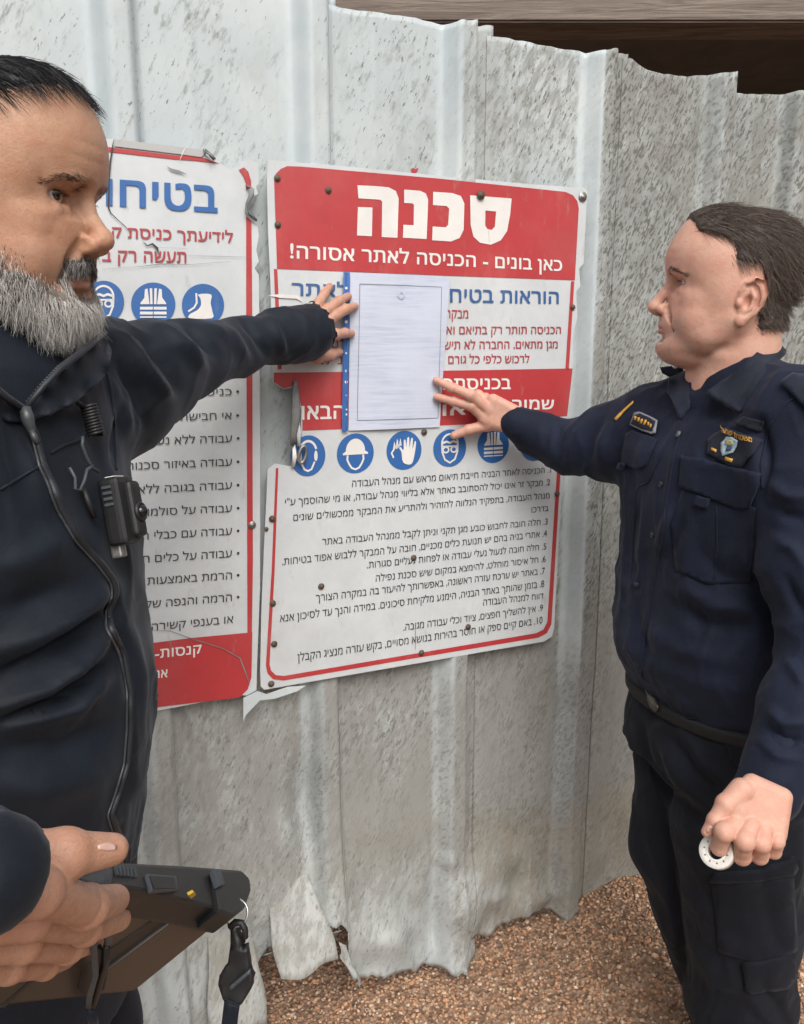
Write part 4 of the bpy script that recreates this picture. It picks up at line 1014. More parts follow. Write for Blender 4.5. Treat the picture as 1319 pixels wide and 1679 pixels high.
    for s in (-1, 1):
        def E_(y, z, o): return (s * (ex + o), ey + y, ez + z)
        v.add(ell(E_(-12, -2, 3), (4.5, 16, 27)), 5)
        pts = [E_(3, -4, 3), E_(2, 10, 6), E_(-4, 22, 9), E_(-15, 29, 12), E_(-27, 24, 14), E_(-32, 9, 15), E_(-29, -8, 13), E_(-21, -22, 10), E_(-12, -31, 7)]
        chain(v, pts, [2.5, 3, 3.2, 3.4, 3.6, 3.8, 3.6, 3.4, 4], 2.5); v.add(ell(E_(-5, -34, 5), (4, 7.5, 8)), 5)
        v.cut(ell(E_(-11, -6, 11), (9, 8, 11)), 3); v.cut(cone(E_(-5, 18, 11), E_(-24, 12, 14), 3, 3), 3); v.cut(cone(E_(-24, 12, 14), E_(-22, -10, 13), 2.6, 2.6), 3)
        chain(v, [E_(-12, 14, 7), E_(-18, 2, 9), E_(-15, -14, 8), E_(-7, -22, 6)], [2.6, 3, 3, 3], 2.5); v.add(ell(E_(3, -8, 6), (4, 4, 6)), 3)
    return v
def head_frame(yaw, pitch, roll, O):   # yaw: facing angle from -Y towards +X
    R = np.array(Matrix.Rotation(yaw, 3, 'Z') @ Matrix.Rotation(pitch, 3, 'X') @ Matrix.Rotation(roll, 3, 'Y'))
    B = np.array([[-1, 0, 0], [0, -1, 0], [0, 0, 1]], float)          # local (right, forward, up) -> world when facing -Y
    return R @ B, np.array(O, float)
def to_world(V, R, O, k=1.0): return (np.asarray(V) * .001 * k) @ R.T + O
# ------------------------------------------------------------------ two people: heads first
SKIN_L = skin_mat('weathered_skin', (.42, .23, .155), (.46, .225, .135), (.41, .225, .14))
SKIN_R = skin_mat('fair_skin', (.58, .34, .25), (.60, .29, .215), (.52, .29, .205))
def gauss(V, c, r): return np.exp(-(((V - np.array(c)) / np.array(r)) ** 2).sum(1))
def skin_colors(V, base, lip, redn, beard_tint=None):
    C = np.tile(np.array(base, float), (len(V), 1)); X = V.copy(); X[:, 0] = np.abs(X[:, 0])
    def blend(w_, col):
        nonlocal C; w_ = np.clip(w_, 0, 1)[:, None]; C = C * (1 - w_) + np.array(col) * w_
    blend(gauss(X, (0, 118, -42), (20, 22, 16)) * .45, redn); blend(gauss(X, (44, 66, -34), (24, 30, 22)) * .45, redn); blend(gauss(X, (84, -20, -20), (14, 30, 40)) * .45, redn)
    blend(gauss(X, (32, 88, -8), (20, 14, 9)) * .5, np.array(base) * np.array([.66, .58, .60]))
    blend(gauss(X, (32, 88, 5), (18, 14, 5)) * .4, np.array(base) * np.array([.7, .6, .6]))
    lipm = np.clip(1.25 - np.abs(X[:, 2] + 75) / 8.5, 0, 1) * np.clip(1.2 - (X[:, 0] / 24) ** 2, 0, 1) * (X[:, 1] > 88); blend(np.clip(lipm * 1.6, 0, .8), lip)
    if beard_tint is not None:  # stubble tone of the skin over jaw and upper neck
        m_ = np.clip((-48 - X[:, 2]) / 14, 0, 1) * np.clip((X[:, 1] + 5) / 25, 0, 1) * np.clip((X[:, 2] + 140) / 15, 0, 1) * (1 - np.clip(lipm * 2, 0, 1)); blend(m_ * beard_tint[1], beard_tint[0])
    return C
def eyes(parent, R, O, gaze, k=1.0):
    for s in (-1, 1):
        bm = bmesh.new(); bmesh.ops.create_uvsphere(bm, u_segments=32, v_segments=24, radius=.0121 * k)
        c = to_world([(s * 32, 75.5, 0)], R, O, k)[0]
        for v_ in bm.verts:                                    # cornea bulge towards +y
            if v_.co.y > .0105: v_.co.y += (v_.co.y - .0105) * .35
        o = bm_obj('eye', bm, EYE, None, True)
        G = R @ np.array(Matrix.Rotation(gaze[0], 3, 'Z') @ Matrix.Rotation(gaze[1], 3, 'X'))
        mw = Matrix(G.tolist()).to_4x4(); mw.translation = Vector(c)
        o.matrix_world = mw; o.parent = parent; o.matrix_parent_inverse = parent.matrix_world.inverted()
        o.matrix_world = mw

def frame_at(yaw, pitch, roll, px, py, d, loc):          # put a landmark of the head (mm) where the photo shows it
    R, _ = head_frame(math.radians(yaw), math.radians(pitch), math.radians(roll), (0, 0, 0)); return R, P(px, py, d) - R @ (np.array(loc) * .001)
RR, RO = frame_at(-100, -4.0, 1.9, 1064, 503, 1.39, (0, 130, -41))
LR, LO = frame_at(87, 6.0, -1.2, 100, 321, .784, (32, 87, 0))
def gpos(x, y): return (x, y, float(gz(x, y)))
manR = thing('person', gpos(.56, 1.40), 'man with brown hair in navy uniform shirt facing the sign, hand on the paper', 'person')
manL = thing('person', gpos(-.42, .88), 'grey bearded man in black zipped jacket reaching to sign with tablet in hand', 'person')
vR = head_sdf(2.0, -1, 3.5, 0, 3.4, (84, 2, -22), 1.04, .9, 12, 1.0, age=1.3, mx=3); HVR, HFR = vR.mesh()
vL = head_sdf(1.85, 5, -2, 0, 6.0, (76, -10, -10), 1.0, 1.0, age=1.2, mx=-7); HVL, HFL = vL.mesh()
def sculpt(V, Fc, lst):
    N = normals(V, Fc); X = V.copy(); X[:, 0] = np.abs(X[:, 0]); D = np.zeros(len(V))
    for c, r, a in lst: D += a * gauss(X, c, r)
    return V + N * D[:, None]
HVR = sculpt(relax(HVR, HFR, 1, .4), HFR, [((52, 46, -54), (20, 17, 17), -4.5), ((34, 64, -98), (14, 14, 10), 2.0), ((60, 44, 22), (16, 20, 20), -3.0), ((37, 82, -16), (12, 8, 4), 1.6), ((36, 80, -24), (14, 8, 3), -1.5), ((35, 84, -58), (7, 9, 15), 2.6), ((30, 92, 13), (24, 9, 6), 2.6), ((0, 99, 8), (12, 8, 9), 2.5), ((0, 80, 72), (60, 34, 22), -5.0), ((50, 28, -86), (18, 32, 7), 3.0), ((56, 20, -100), (18, 32, 9), -3.5), ((24, 84, -88), (6, 8, 8), -1.6), ((0, 88, 45), (40, 30, 3), -.8), ((0, 82, 60), (40, 30, 3), -.8), ((0, 92, 32), (40, 30, 3), -.7)])
HVL = sculpt(relax(HVL, HFL, 1, .4), HFL, [((50, 52, -50), (18, 16, 16), -3.0), ((38, 82, -17), (13, 8, 4), 1.8), ((38, 79, -26), (15, 9, 4), -1.8), ((36, 80, -52), (9, 10, 14), 2.4), ((48, 62, -26), (12, 12, 8), 1.8), ((60, 44, 24), (14, 18, 18), -2.5), ((30, 92, 14), (22, 8, 6), 1.6), ((0, 92, 36), (44, 30, 3), -.8), ((0, 88, 50), (44, 30, 3), -.8), ((58, 62, -4), (6, 8, 2), -.8), ((58, 60, -12), (6, 8, 2), -.8)])
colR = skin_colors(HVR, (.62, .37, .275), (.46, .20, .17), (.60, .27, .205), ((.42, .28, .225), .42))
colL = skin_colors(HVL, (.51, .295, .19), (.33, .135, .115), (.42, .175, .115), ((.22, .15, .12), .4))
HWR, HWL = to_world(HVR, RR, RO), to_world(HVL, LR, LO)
eyes(manR, RR, RO, (math.radians(0), math.radians(-16))); eyes(manL, LR, LO, (math.radians(-22), math.radians(4)))

# ------------------------------------------------------------------ hair and beard
def sstep(x, a, b): t = np.clip((x - a) / (b - a), 0, 1); return t * t * (3 - 2 * t)
def scalp_mask(V, line, soft=4, nape=-78, eary=-38):
    X = V.copy(); X[:, 0] = np.abs(X[:, 0]); z = X[:, 2]; L = np.array(line)
    yh = np.interp(z, L[:, 0], L[:, 1]) + 2.5 * vnoise(V / 9., 5)
    m_ = sstep(yh - X[:, 1], -soft, soft)
    lowlim = np.where(X[:, 1] > eary, np.interp(X[:, 1], [eary, eary + 1], [nape, -30]), nape - (X[:, 1] + 60) * .1)
    m_ = m_ * sstep(z - lowlim, -4, 6)
    earz = (X[:, 0] > 70) & (X[:, 2] < 22); 
    return m_, earz
def shell(name, V, Fc, mask, thick, mat, parent, R, O, tone):
    mask = mask.copy(); E_ = np.concatenate([Fc[:, [0, 1]], Fc[:, [1, 2]]])
    for _ in range(5):
        a_ = mask.copy(); c_ = np.ones(len(V)); np.add.at(a_, E_[:, 0], mask[E_[:, 1]]); np.add.at(a_, E_[:, 1], mask[E_[:, 0]]); np.add.at(c_, E_.ravel(), 1); mask = a_ / c_
    N = normals(V, Fc); keep = (mask[Fc] > .55).all(1); F2 = Fc[keep]; used = np.unique(F2); rm = np.full(len(V), -1); rm[used] = np.arange(len(used))
    W = V + N * (thick * sstep(mask, .5, 1.0) * (1 + .45 * vnoise(V * np.array([.22, .07, .12]), 77) + .2 * vnoise(V * .5, 78)))[:, None]
    o = mesh_obj(name, to_world(W[used], R, O), rm[F2], mat, parent, True); set_col(o, 'tone', np.tile(tone, (len(used), 1)) if np.ndim(tone) == 1 else tone[used]); return o
def join(objs, name):
    V, Fc, b0, cols = [], [], 0, []
    base = objs[0]
    for o in objs:
        me = o.data; v_ = np.empty(len(me.vertices) * 3, np.float32); me.vertices.foreach_get('co', v_); V.append(v_.reshape(-1, 3))
        Fc += [tuple(i + b0 for i in p.vertices) for p in me.polygons]; b0 += len(me.vertices)
        a = [a_ for a_ in me.attributes if a_.name in ('tone', 'skin')][0]; c = np.empty(len(me.vertices) * 4, np.float32); a.data.foreach_get('color', c); cols.append(c.reshape(-1, 4)[:, :3]); an = a.name
    par = base.parent; mats = list(base.data.materials)
    o2 = mesh_obj(name, np.concatenate(V), Fc, mats, None, True)
    o2.parent = par; o2.matrix_parent_inverse = par.matrix_world.inverted(); set_col(o2, an, np.concatenate(cols))
    for o in objs: me = o.data; bpy.data.objects.remove(o); bpy.data.meshes.remove(me)
    o2.name = name
    return o2
def hair_set(name, V, Fc, mask, parent, R, O, n, dirf, length, r0, tonef, thick=3.0, lift=.3, grav=.05, curl=.1, jitter=.25, seg=6, shell_tone=(.02, .017, .015), bend=0.0, smask=None):
    sh = shell(name, V, Fc, mask if smask is None else smask, thick, HAIR, parent, R, O, np.array(shell_tone))
    p, nn, iv = scatter(V, Fc, np.clip(mask, 0, 1), n)
    d = dirf(p); ln = length(p) * rng.uniform(.55, 1.2, n) * (.45 + .55 * mask[iv])
    p2 = p + nn * (thick * sstep(mask[iv], .5, 1.0) * .85)[:, None]
    W, Nw, Dw = to_world(p2, R, O), nn @ R.T, d @ R.T
    st = strands(name, W, Nw, Dw, ln * .001, HAIR, parent, r0, seg, lift, grav, curl, jitter, tonef(p), bend)
    return join([sh, st], name)
mr, er = scalp_mask(HVR, [(-90, -40), (-48, -30), (-42, 16), (-20, 32), (0, 31), (20, 24), (40, 20), (54, 22), (63, 30), (68, 42), (72, 56), (76, 74), (100, 86)], 9, -68, -16)
mr = mr * np.where((np.abs(HVR[:, 0]) > 77.5) & (HVR[:, 2] < 30), 0, 1)
def dirR(p):
    x, y, z = p.T; side = np.clip(np.abs(x) / 70, 0, 1) * sstep(-z, -95, -50)
    d = np.stack([np.sign(x) * .25, -1 + 0 * y, -.15 - .9 * side], -1)
    return d / np.linalg.norm(d, axis=1)[:, None]
def toneR(p):
    n = len(p); g = rng.random((n, 1)); c = np.array([.055, .040, .033]) * (1 - g) + np.array([.19, .145, .12]) * g
    gray = (rng.random((n, 1)) < .05) * .12; return c + gray
hair_set('hair', HVR, HFR, mr, manR, RR, RO, 10000, dirR, lambda p: np.where(p[:, 2] > 60, 40, np.where(p[:, 2] < -30, 12, 26)), .00030, toneR, 5.0, .26, .06, .08, .20, 5, shell_tone=(.05, .037, .03), bend=.07)
# a few wet strands on the forehead
k = 46; rp = np.stack([rng.uniform(-46, -12, k), np.full(k, 52.), rng.uniform(90, 98, k)], -1)
rp = np.stack([np.linspace(-40, -8, k), rng.uniform(66, 74, k), rng.uniform(78, 84, k)], -1)
strands('loose_strands', to_world(rp, RR, RO), np.tile(RR @ np.array([0, .8, .6]), (k, 1)), np.tile(RR @ np.array([-.1, .75, -.55]), (k, 1)), rng.uniform(.010, .034, k), HAIR, manR, .00034, 7, .25, .28, .02, .12, np.tile([.05, .033, .025], (k, 1)), .12)
def brow(V, Fc, parent, R, O, n, tone, pts, wd, ln, r0):
    X = V; m_ = np.zeros(len(V))
    for s in (-1, 1):
        q = np.array([(s * a, b) for a, b in pts], float); dd, t = pdist(X[:, 0], X[:, 2], q); m_ = np.maximum(m_, np.clip(1.3 - dd / (wd * (1 - .45 * t)), 0, 1) * (X[:, 1] > 50))
    p, nn, _ = scatter(V, Fc, m_, n); d = np.stack([np.sign(p[:, 0]) * 1.0, -.35 + 0 * p[:, 0], .35 - (np.abs(p[:, 0]) > 36) * .6], -1)
    return strands('eyebrow', to_world(p, R, O), nn @ R.T, d @ R.T, rng.uniform(.6, 1.1, n) * ln * .001, HAIR, parent, r0, 4, .18, 0, .05, .25, np.tile(tone, (n, 1)) * rng.uniform(.6, 1.5, (n, 1)), .1)
stub = np.clip((-50 - HVR[:, 2]) / 14, 0, 1) * np.clip((HVR[:, 1] - 5) / 30, 0, 1) * (HVR[:, 2] > -135)
sp_, sn_, _i = scatter(HVR, HFR, stub, 2600)
strands('stubble', to_world(sp_, RR, RO), sn_ @ RR.T, np.tile(RR @ np.array([0, .2, -1]), (2600, 1)), np.full(2600, .0016), HAIR, manR, .00012, 2, .4, 0, 0, .3, np.where(rng.random((2600, 1)) < .5, np.array([.10, .075, .06]), np.array([.28, .25, .22])))
brow(HVR, HFR, manR, RR, RO, 500, (.12, .075, .05), [(12, 14), (30, 20), (48, 16), (56, 10)], 4, 8, .00022)
brow(HVL, HFL, manL, LR, LO, 520, (.045, .034, .027), [(11, 10), (28, 16), (44, 17), (57, 9)], 3.6, 8, .00016)
# left man: wet black hair
ml, _e = scalp_mask(HVL, [(-60, -40), (-45, 12), (-20, 15), (0, 15), (20, 12), (40, 12), (60, 22), (76, 44), (87, 64), (95, 80), (110, 95)], 8, -70)
def dirL(p):
    x, y, z = p.T; top = sstep(z, 50, 90)
    d = np.stack([.25 + .15 * np.sin(p[:, 1] * .12), .55 * top + .15, -.85 * (1 - top) - .15], -1); return d / np.linalg.norm(d, axis=1)[:, None]
def toneL(p):
    n = len(p); g = rng.random((n, 1)); c = np.array([.006, .006, .007]) * (1 - g) + np.array([.03, .03, .034]) * g; return c + (rng.random((n, 1)) < .05) * .10
hair_set('hair', HVL, HFL, ml, manL, LR, LO, 9500, dirL, lambda p: np.where(p[:, 2] > 55, 38, 22), .00034, toneL, 3.0, .13, .05, .09, .15, 5, (.008, .008, .009), .09)
k = 70; rp = np.stack([rng.uniform(-45, 50, k), rng.uniform(58, 72, k), rng.uniform(86, 95, k)], -1)
strands('loose_strands', to_world(rp, LR, LO), np.tile(LR @ np.array([.2, .8, .6]), (k, 1)), np.tile(LR @ np.array([.15, .75, -.5]), (k, 1)), rng.uniform(.012, .030, k), HAIR, manL, .00034, 7, .3, .22, .05, .25, np.tile([.008, .008, .009], (k, 1)), .1)
# beard
def beard_masks(V):
    x, y, z = np.abs(V[:, 0]), V[:, 1], V[:, 2]; nz = 2.5 * vnoise(V / 7., 9)
    line = np.interp(y, [-10, 20, 45, 62, 78, 90], [-18, -32, -50, -62, -76, -88]) + nz
    b = sstep(line - z, -9, 9) * sstep(y + 0 * x, -8, 12) * sstep(z, -138, -124)
    b = b * (1 - np.clip(1.4 - np.abs(z + 80) / 11, 0, 1) * np.clip(1.5 - x / 17, 0, 1) * (y > 88))          # bare lip and below it
    mu = sstep(y, 84, 90) * sstep(30 - x, 0, 5) * np.clip(1.5 - np.abs(z + 60 + .18 * x) / 7.5, 0, 1)
    mc = np.clip(1.3 - np.abs(x - 29) / 5, 0, 1) * sstep(-z, 60, 66) * sstep(z, -98, -90) * (y > 74)
    return np.clip(b + mc, 0, 1), np.clip(mu, 0, 1)
bd, mu = beard_masks(HVL)
def dirB(p):
    x, y, z = p.T; d = np.stack([np.sign(x) * .12, .30 * sstep(y, 20, 90), -1 + 0 * x], -1); return d / np.linalg.norm(d, axis=1)[:, None]
def toneB(p):
    n = len(p); dark = np.clip((p[:, 2] + 92) / 45, 0, 1)[:, None]; g = rng.random((n, 1)); c = np.array([.50, .48, .45]) * (1 - g) + np.array([.85, .83, .80]) * g
    isd = (rng.random((n, 1)) < (.08 + .62 * dark)); return np.where(isd, np.array([.05, .04, .035]), c)
def lenB(p): return 5.5 + 16 * sstep(-p[:, 2], 70, 112) * sstep(p[:, 1], 20, 70) + 4 * sstep(-p[:, 2], 40, 80)
bsh = bd * sstep(-HVL[:, 2], 62, 84)
hair_set('beard', HVL, HFL, bd, manL, LR, LO, 10500, dirB, lenB, .00020, toneB, 3.0, .27, .06, .16, .24, 4, (.16, .13, .11), .04, bsh)
def dirM(p):
    x, y, z = p.T; d = np.stack([np.sign(x) * .55, .2 + 0 * x, -.9 + 0 * x], -1); return d / np.linalg.norm(d, axis=1)[:, None]
def toneM(p):
    n = len(p); g = rng.random((n, 1)); return np.where(g < .55, np.array([.035, .03, .027]) + g * .04, np.array([.22, .20, .18]) + g * .22)
hair_set('moustache', HVL, HFL, mu, manL, LR, LO, 1500, dirM, lambda p: np.full(len(p), 8.5), .00020, toneM, 1.2, .35, .05, .08, .22, 5, (.06, .05, .045), .06)
for (V_, F_, par, R_, O_, tn) in ((HVL, HFL, manL, LR, LO, (.01, .008, .007)), (HVR, HFR, manR, RR, RO, (.06, .04, .03))):
    rp, dr, nr = [], [], []
    for s in (-1, 1):
        for a in np.linspace(0, 1, 26):
            xx = 20 + 25 * a; yy = 75.5 + math.sqrt(max(14.0 ** 2 - (xx - 32) ** 2, 1)) * .98; rp.append((s * xx, yy, 2.6 - 2.4 * abs(a - .45))); dr.append((s * (a - .3) * .8, 1.0, -.15)); nr.append((0, .5, .8))
    strands('eyelashes', to_world(np.array(rp), R_, O_), np.array(nr) @ R_.T, np.array(dr) @ R_.T, np.full(len(rp), .0065), HAIR, par, .00016, 4, .15, -.05, 0, .12, np.tile(tn, (len(rp), 1)))

# ------------------------------------------------------------------ hands
def PY(px, py, Y): r = ray(px, py); return CAM + r * (Y / r[1])
def S3(px, py, off): return FP(*M(px, py, off), off)
def hand_mesh(fingers, palms, blobs=(), h=.0017, k=.006, creases=()):
    allp = np.array([q for f in fingers for q in f[0]] + [q for p_ in palms for q in p_[:2]]); v = Vol(allp.min(0) - .05, allp.max(0) + .05, h)
    for a, b, sd, ra, rb, th in palms: v.add(palm(a, b, sd, ra, rb, th), .012)
    for c, r in blobs: v.add(cone(c, np.array(c) + 1e-4, r, r), .010)
    w_ = Vol(allp.min(0) - .05, allp.max(0) + .05, h)
    for pts, rad in fingers:                                     # each finger stays separate from its neighbours
        f_ = Vol(allp.min(0) - .05, allp.max(0) + .05, h)
        chain(f_, pts, rad, .0025)
        for i in range(1, len(pts) - 1): f_.add(cone(pts[i], np.array(pts[i]) + 1e-4, rad[i] * 1.08, rad[i] * 1.08), .003)
        w_.d = np.minimum(w_.d, f_.d)
    a, b = v.d, w_.d; t = np.clip(.5 + .5 * (a - b) / k, 0, 1); v.d = a * (1 - t) + b * t - k * t * (1 - t)
    for pts, r in creases: chain(v, pts, [r] * len(pts), .003, True)
    V, Fc = v.mesh(); V = relax(V, Fc, 1, .5); return V, Fc
mm = .001
# bearded man's left hand, flat on the sign
fl = [([S3(512, 520, .040), S3(522, 498, .034), S3(532, 482, .022), S3(541, 470, .010)], [.0105, .0092, .0082, .0072]),
      ([S3(520, 528, .044), S3(539, 507, .040), S3(556, 494, .026), S3(571, 486, .010)], [.0115, .010, .0088, .0076]),
      ([S3(526, 538, .046), S3(549, 518, .042), S3(568, 507, .028), S3(582, 502, .011)], [.0115, .0102, .009, .0078]),
      ([S3(528, 552, .046), S3(550, 548, .040), S3(565, 546, .026), S3(576, 547, .011)], [.0115, .0102, .009, .0078]),
      ([S3(498, 570, .060), S3(520, 584, .044), S3(542, 582, .026), S3(556, 577, .012)], [.014, .012, .0105, .0085])]
H1 = hand_mesh(fl, [(S3(488, 545, .062), S3(525, 534, .042), S3(500, 520, .05) - S3(515, 570, .05), .030, .038, .0125)])
# uniformed man's right hand, two fingers on the page
fr_ = [([S3(800, 690, .046), S3(774, 666, .044), S3(744, 658, .030), S3(717, 651, .013)], [.0115, .0105, .0092, .0076]),
       ([S3(800, 672, .052), S3(772, 648, .050), S3(742, 636, .034), S3(716, 624, .014)], [.0115, .0108, .0094, .0076]),
       ([S3(806, 664, .048), S3(784, 648, .030), S3(772, 652, .012), S3(786, 662, .009)], [.0115, .0105, .0095, .0085]),
       ([S3(814, 668, .042), S3(796, 652, .022), S3(788, 658, .010), S3(800, 668, .010)], [.0105, .0092, .0085, .0078]),
       ([S3(832, 694, .060), S3(800, 697, .044), S3(768, 705, .030), S3(745, 714, .018)], [.016, .0125, .0105, .0085])]
H2 = hand_mesh(fr_, [(S3(850, 692, .075), S3(802, 672, .050), S3(800, 650, .05) - S3(800, 705, .05), .029, .034, .0135)])
# bearded man's right hand, gripping the tablet
tu = ray(790, 1567); tu /= np.linalg.norm(tu)                  # the tablet's long edge runs away from the viewer
B_ = P(386, 1490, .69); _rc = ray(218, 1627); C_ = CAM + _rc * (((B_ - CAM) @ tu) / (_rc @ tu)); tv = (C_ - B_) / np.linalg.norm(C_ - B_)
tn = np.cross(tu, tv); tn *= np.sign(tn @ (CAM - B_)); tr = -tv
def T3(px, py, off):                   # point seen at a pixel, off metres above the tablet's underside
    r = ray(px, py); t = ((B_ + tn * off - CAM) @ tn) / (r @ tn); return CAM + r * t
def R3(px, py, off):                   # the same on its upper edge
    r = ray(px, py); t = ((B_ + tr * off - CAM) @ tr) / (r @ tr); return CAM + r * t
f3 = [([T3(-60, 1440, -.012), T3(20, 1408, .002), T3(105, 1402, .012), T3(184, 1393, .016)], [.016, .0125, .0105, .0074]),
      ([T3(-20, 1490, .016), T3(60, 1462, .024), T3(142, 1487, .022), T3(188, 1475, .010)], [.0105, .0096, .0094, .0080]),
      ([T3(-30, 1522, .013), T3(50, 1508, .018), T3(140, 1522, .015), T3(195, 1507, .005)], [.0088, .0084, .0082, .0072]),
      ([T3(-35, 1554, .010), T3(38, 1549, .014), T3(112, 1554, .011), T3(152, 1543, .002)], [.0085, .0080, .0077, .0068]),
      ([T3(-40, 1586, .006), T3(16, 1586, .009), T3(74, 1582, .007), T3(108, 1571, .0)], [.0080, .0075, .0071, .0062])]
H3 = hand_mesh(f3, [(T3(-150, 1490, .010), T3(-30, 1525, .010), T3(-40, 1460, .01) - T3(-50, 1590, .01), .022, .026, .0090)], [(T3(-45, 1448, .006), .013)], .0015, .0018)
# uniformed man's left hand, closed round the roll of tape
D4 = 1.075
f4 = [([P(1206, 1350, D4 - .016), P(1188, 1364, D4 - .030), P(1180, 1389, D4 - .012), P(1198, 1394, D4 + .014)], [.0110, .0118, .0102, .0088]),
      ([P(1232, 1354, D4 - .020), P(1221, 1379, D4 - .036), P(1217, 1404, D4 - .014), P(1230, 1398, D4 + .014)], [.0112, .0120, .0106, .0088]),
      ([P(1254, 1358, D4 - .016), P(1249, 1383, D4 - .029), P(1246, 1404, D4 - .010), P(1256, 1394, D4 + .016)], [.0106, .0110, .0098, .0084]),
      ([P(1273, 1357, D4 - .008), P(1273, 1379, D4 - .020), P(1269, 1396, D4 - .006), P(1275, 1388, D4 + .016)], [.0098, .0098, .0088, .0078]),
      ([P(1216, 1296, D4 - .004), P(1190, 1318, D4 - .010), P(1173, 1345, D4 - .012), P(1159, 1364, D4 - .010)], [.016, .0118, .0098, .0070])]
H4 = hand_mesh(f4, [(P(1258, 1296, D4), P(1240, 1352, D4 - .010), P(1210, 1330, D4) - P(1285, 1340, D4), .034, .041, .0128)], [(P(1205, 1318, D4 - .004), .015)], .0014, .002)

# ------------------------------------------------------------------ garments of the uniformed man
NAVY = fabric('navy_twill', (.0075, .0112, .0255), .8, 1800, .22, .3)
NAVY2 = fabric('navy_trouser_twill', (.0042, .0053, .0095), .85, 1500, .16, .3)
BLACKF = fabric('black_softshell', (.0060, .0095, .0155), .66, 2600, .30, .16)
BLACKI = fabric('black_fleece', (.004, .004, .005), .95, 900, .1, .5)
RIBK = fabric('ribbed_cuff', (.010, .011, .014), .9, 3000, .2, .5)
YR = math.atan2(-.325, -.945)
def st_r(py, sil, Y, a, b, e=2.3, yaw=YR):
    cx = 1180
    for _ in range(4):
        r = ray(cx, py); d = Y / r[1]; half = math.hypot(a * .78, b * .617); cx = sil + half * F_PX / d
    q = PY(cx, py, Y); return (q[0], q[1], q[2], a, b, yaw, e)
TY = 1.425
torso = [st_r(668, 1100, TY + .01, .070, .105), st_r(690, 1062, TY, .098, .175), st_r(740, 1036, TY - .005, .122, .198), st_r(820, 1026, TY - .005, .134, .200), st_r(900, 1024, TY, .137, .197), st_r(1000, 1019, TY, .143, .197), st_r(1062, 1012, TY, .150, .199), st_r(1105, 1028, TY, .142, .190), st_r(1140, 1046, TY, .132, .182)]
nb = to_world([(0, -28, -165)], RR, RO)[0]
armF = [PY(1062, 712, 1.555), PY(1000, 724, 1.60), PY(935, 733, 1.655), S3(880, 712, .085), S3(848, 696, .076)]
armFr = [.080, .066, .050, .040, .036]
armN = [PY(1312, 700, 1.25), PY(1318, 800, 1.215), PY(1324, 930, 1.18), PY(1350, 1055, 1.15), PY(1312, 1168, 1.10), PY(1264, 1284, 1.065)]
armNr = [.078, .066, .060, .056, .052, .045]
def build_cloth(lo, hi, h, lofts, chains, extra=(), grow=0.0):
    v = Vol(lo, hi, h)
    for st, k in lofts: v.add(loft(st, grow), k)
    for pts, rad, k in chains: chain(v, pts, [r + grow for r in rad], k, kj=.03)
    for pr, k in extra: v.add(pr, k)
    return v
vs = build_cloth((.10, .95, .78), (1.0, 1.85, 1.56), .0052, [(torso, .02)], [(armF, armFr, .06), (armN, armNr, .05)], [(cone(nb - [0, 0, .0], PY(1305, 668, 1.27), .062, .060), .05), (cone(nb, PY(1085, 690, 1.54), .062, .062), .05)])
vs.cut(cone(nb + [0, 0, .072], nb + [0, 0, .2], .056, .085), .012)
VS, FS = vs.mesh(); VS = relax(VS, FS, 2, .5)
fd = [([(1103, 838), (1092, 870), (1084, 896)], .010, 9), ([(1130, 830), (1112, 880), (1090, 925)], -.008, 10), ([(1116, 953), (1163, 990), (1230, 1000)], .010, 14), ([(1100, 985), (1160, 1025), (1235, 1030)], -.009, 14), ([(1060, 1030), (1120, 1070), (1220, 1085)], .008, 16), ([(1040, 1000), (1052, 1050), (1075, 1095)], -.007, 9),
      ([(1150, 905), (1190, 950), (1240, 955)], -.008, 12), ([(1262, 792), (1290, 812), (1319, 815)], .010, 9), ([(1262, 830), (1290, 845), (1319, 850)], -.009, 10), ([(1268, 880), (1300, 900), (1319, 930)], .008, 9), ([(1290, 950), (1305, 985), (1319, 1005)], -.009, 9), ([(1290, 1080), (1310, 1110), (1319, 1125)], .011, 9),
      ([(1262, 1165), (1285, 1185), (1319, 1185)], .012, 9), ([(1258, 1195), (1285, 1215), (1315, 1215)], -.010, 8), ([(1245, 1215), (1275, 1240), (1310, 1245)], .006, 8), ([(1250, 690), (1258, 760), (1250, 820)], -.014, 9), ([(1225, 700), (1240, 740), (1245, 790)], .007, 12),
      ([(1010, 690), (990, 720), (985, 770)], .008, 9), ([(985, 690), (968, 725), (965, 765)], -.008, 9), ([(950, 700), (940, 735), (945, 765)], .007, 8), ([(920, 695), (915, 730), (920, 765)], -.007, 8), ([(1030, 700), (1015, 740), (1010, 775)], -.009, 9), ([(890, 700), (885, 720), (890, 745)], .005, 7),
      ([(1060, 780), (1045, 830), (1035, 900)], -.006, 10), ([(1215, 860), (1225, 900), (1220, 950)], .006, 12), ([(1130, 700), (1108, 760), (1090, 830)], .003, 7)]
VS = folds(VS, FS, fd, .0028, 16, 31, .006)
shirt = mesh_obj('shirt', VS, FS, NAVY, manR, True); bS = bvh_of(shirt)
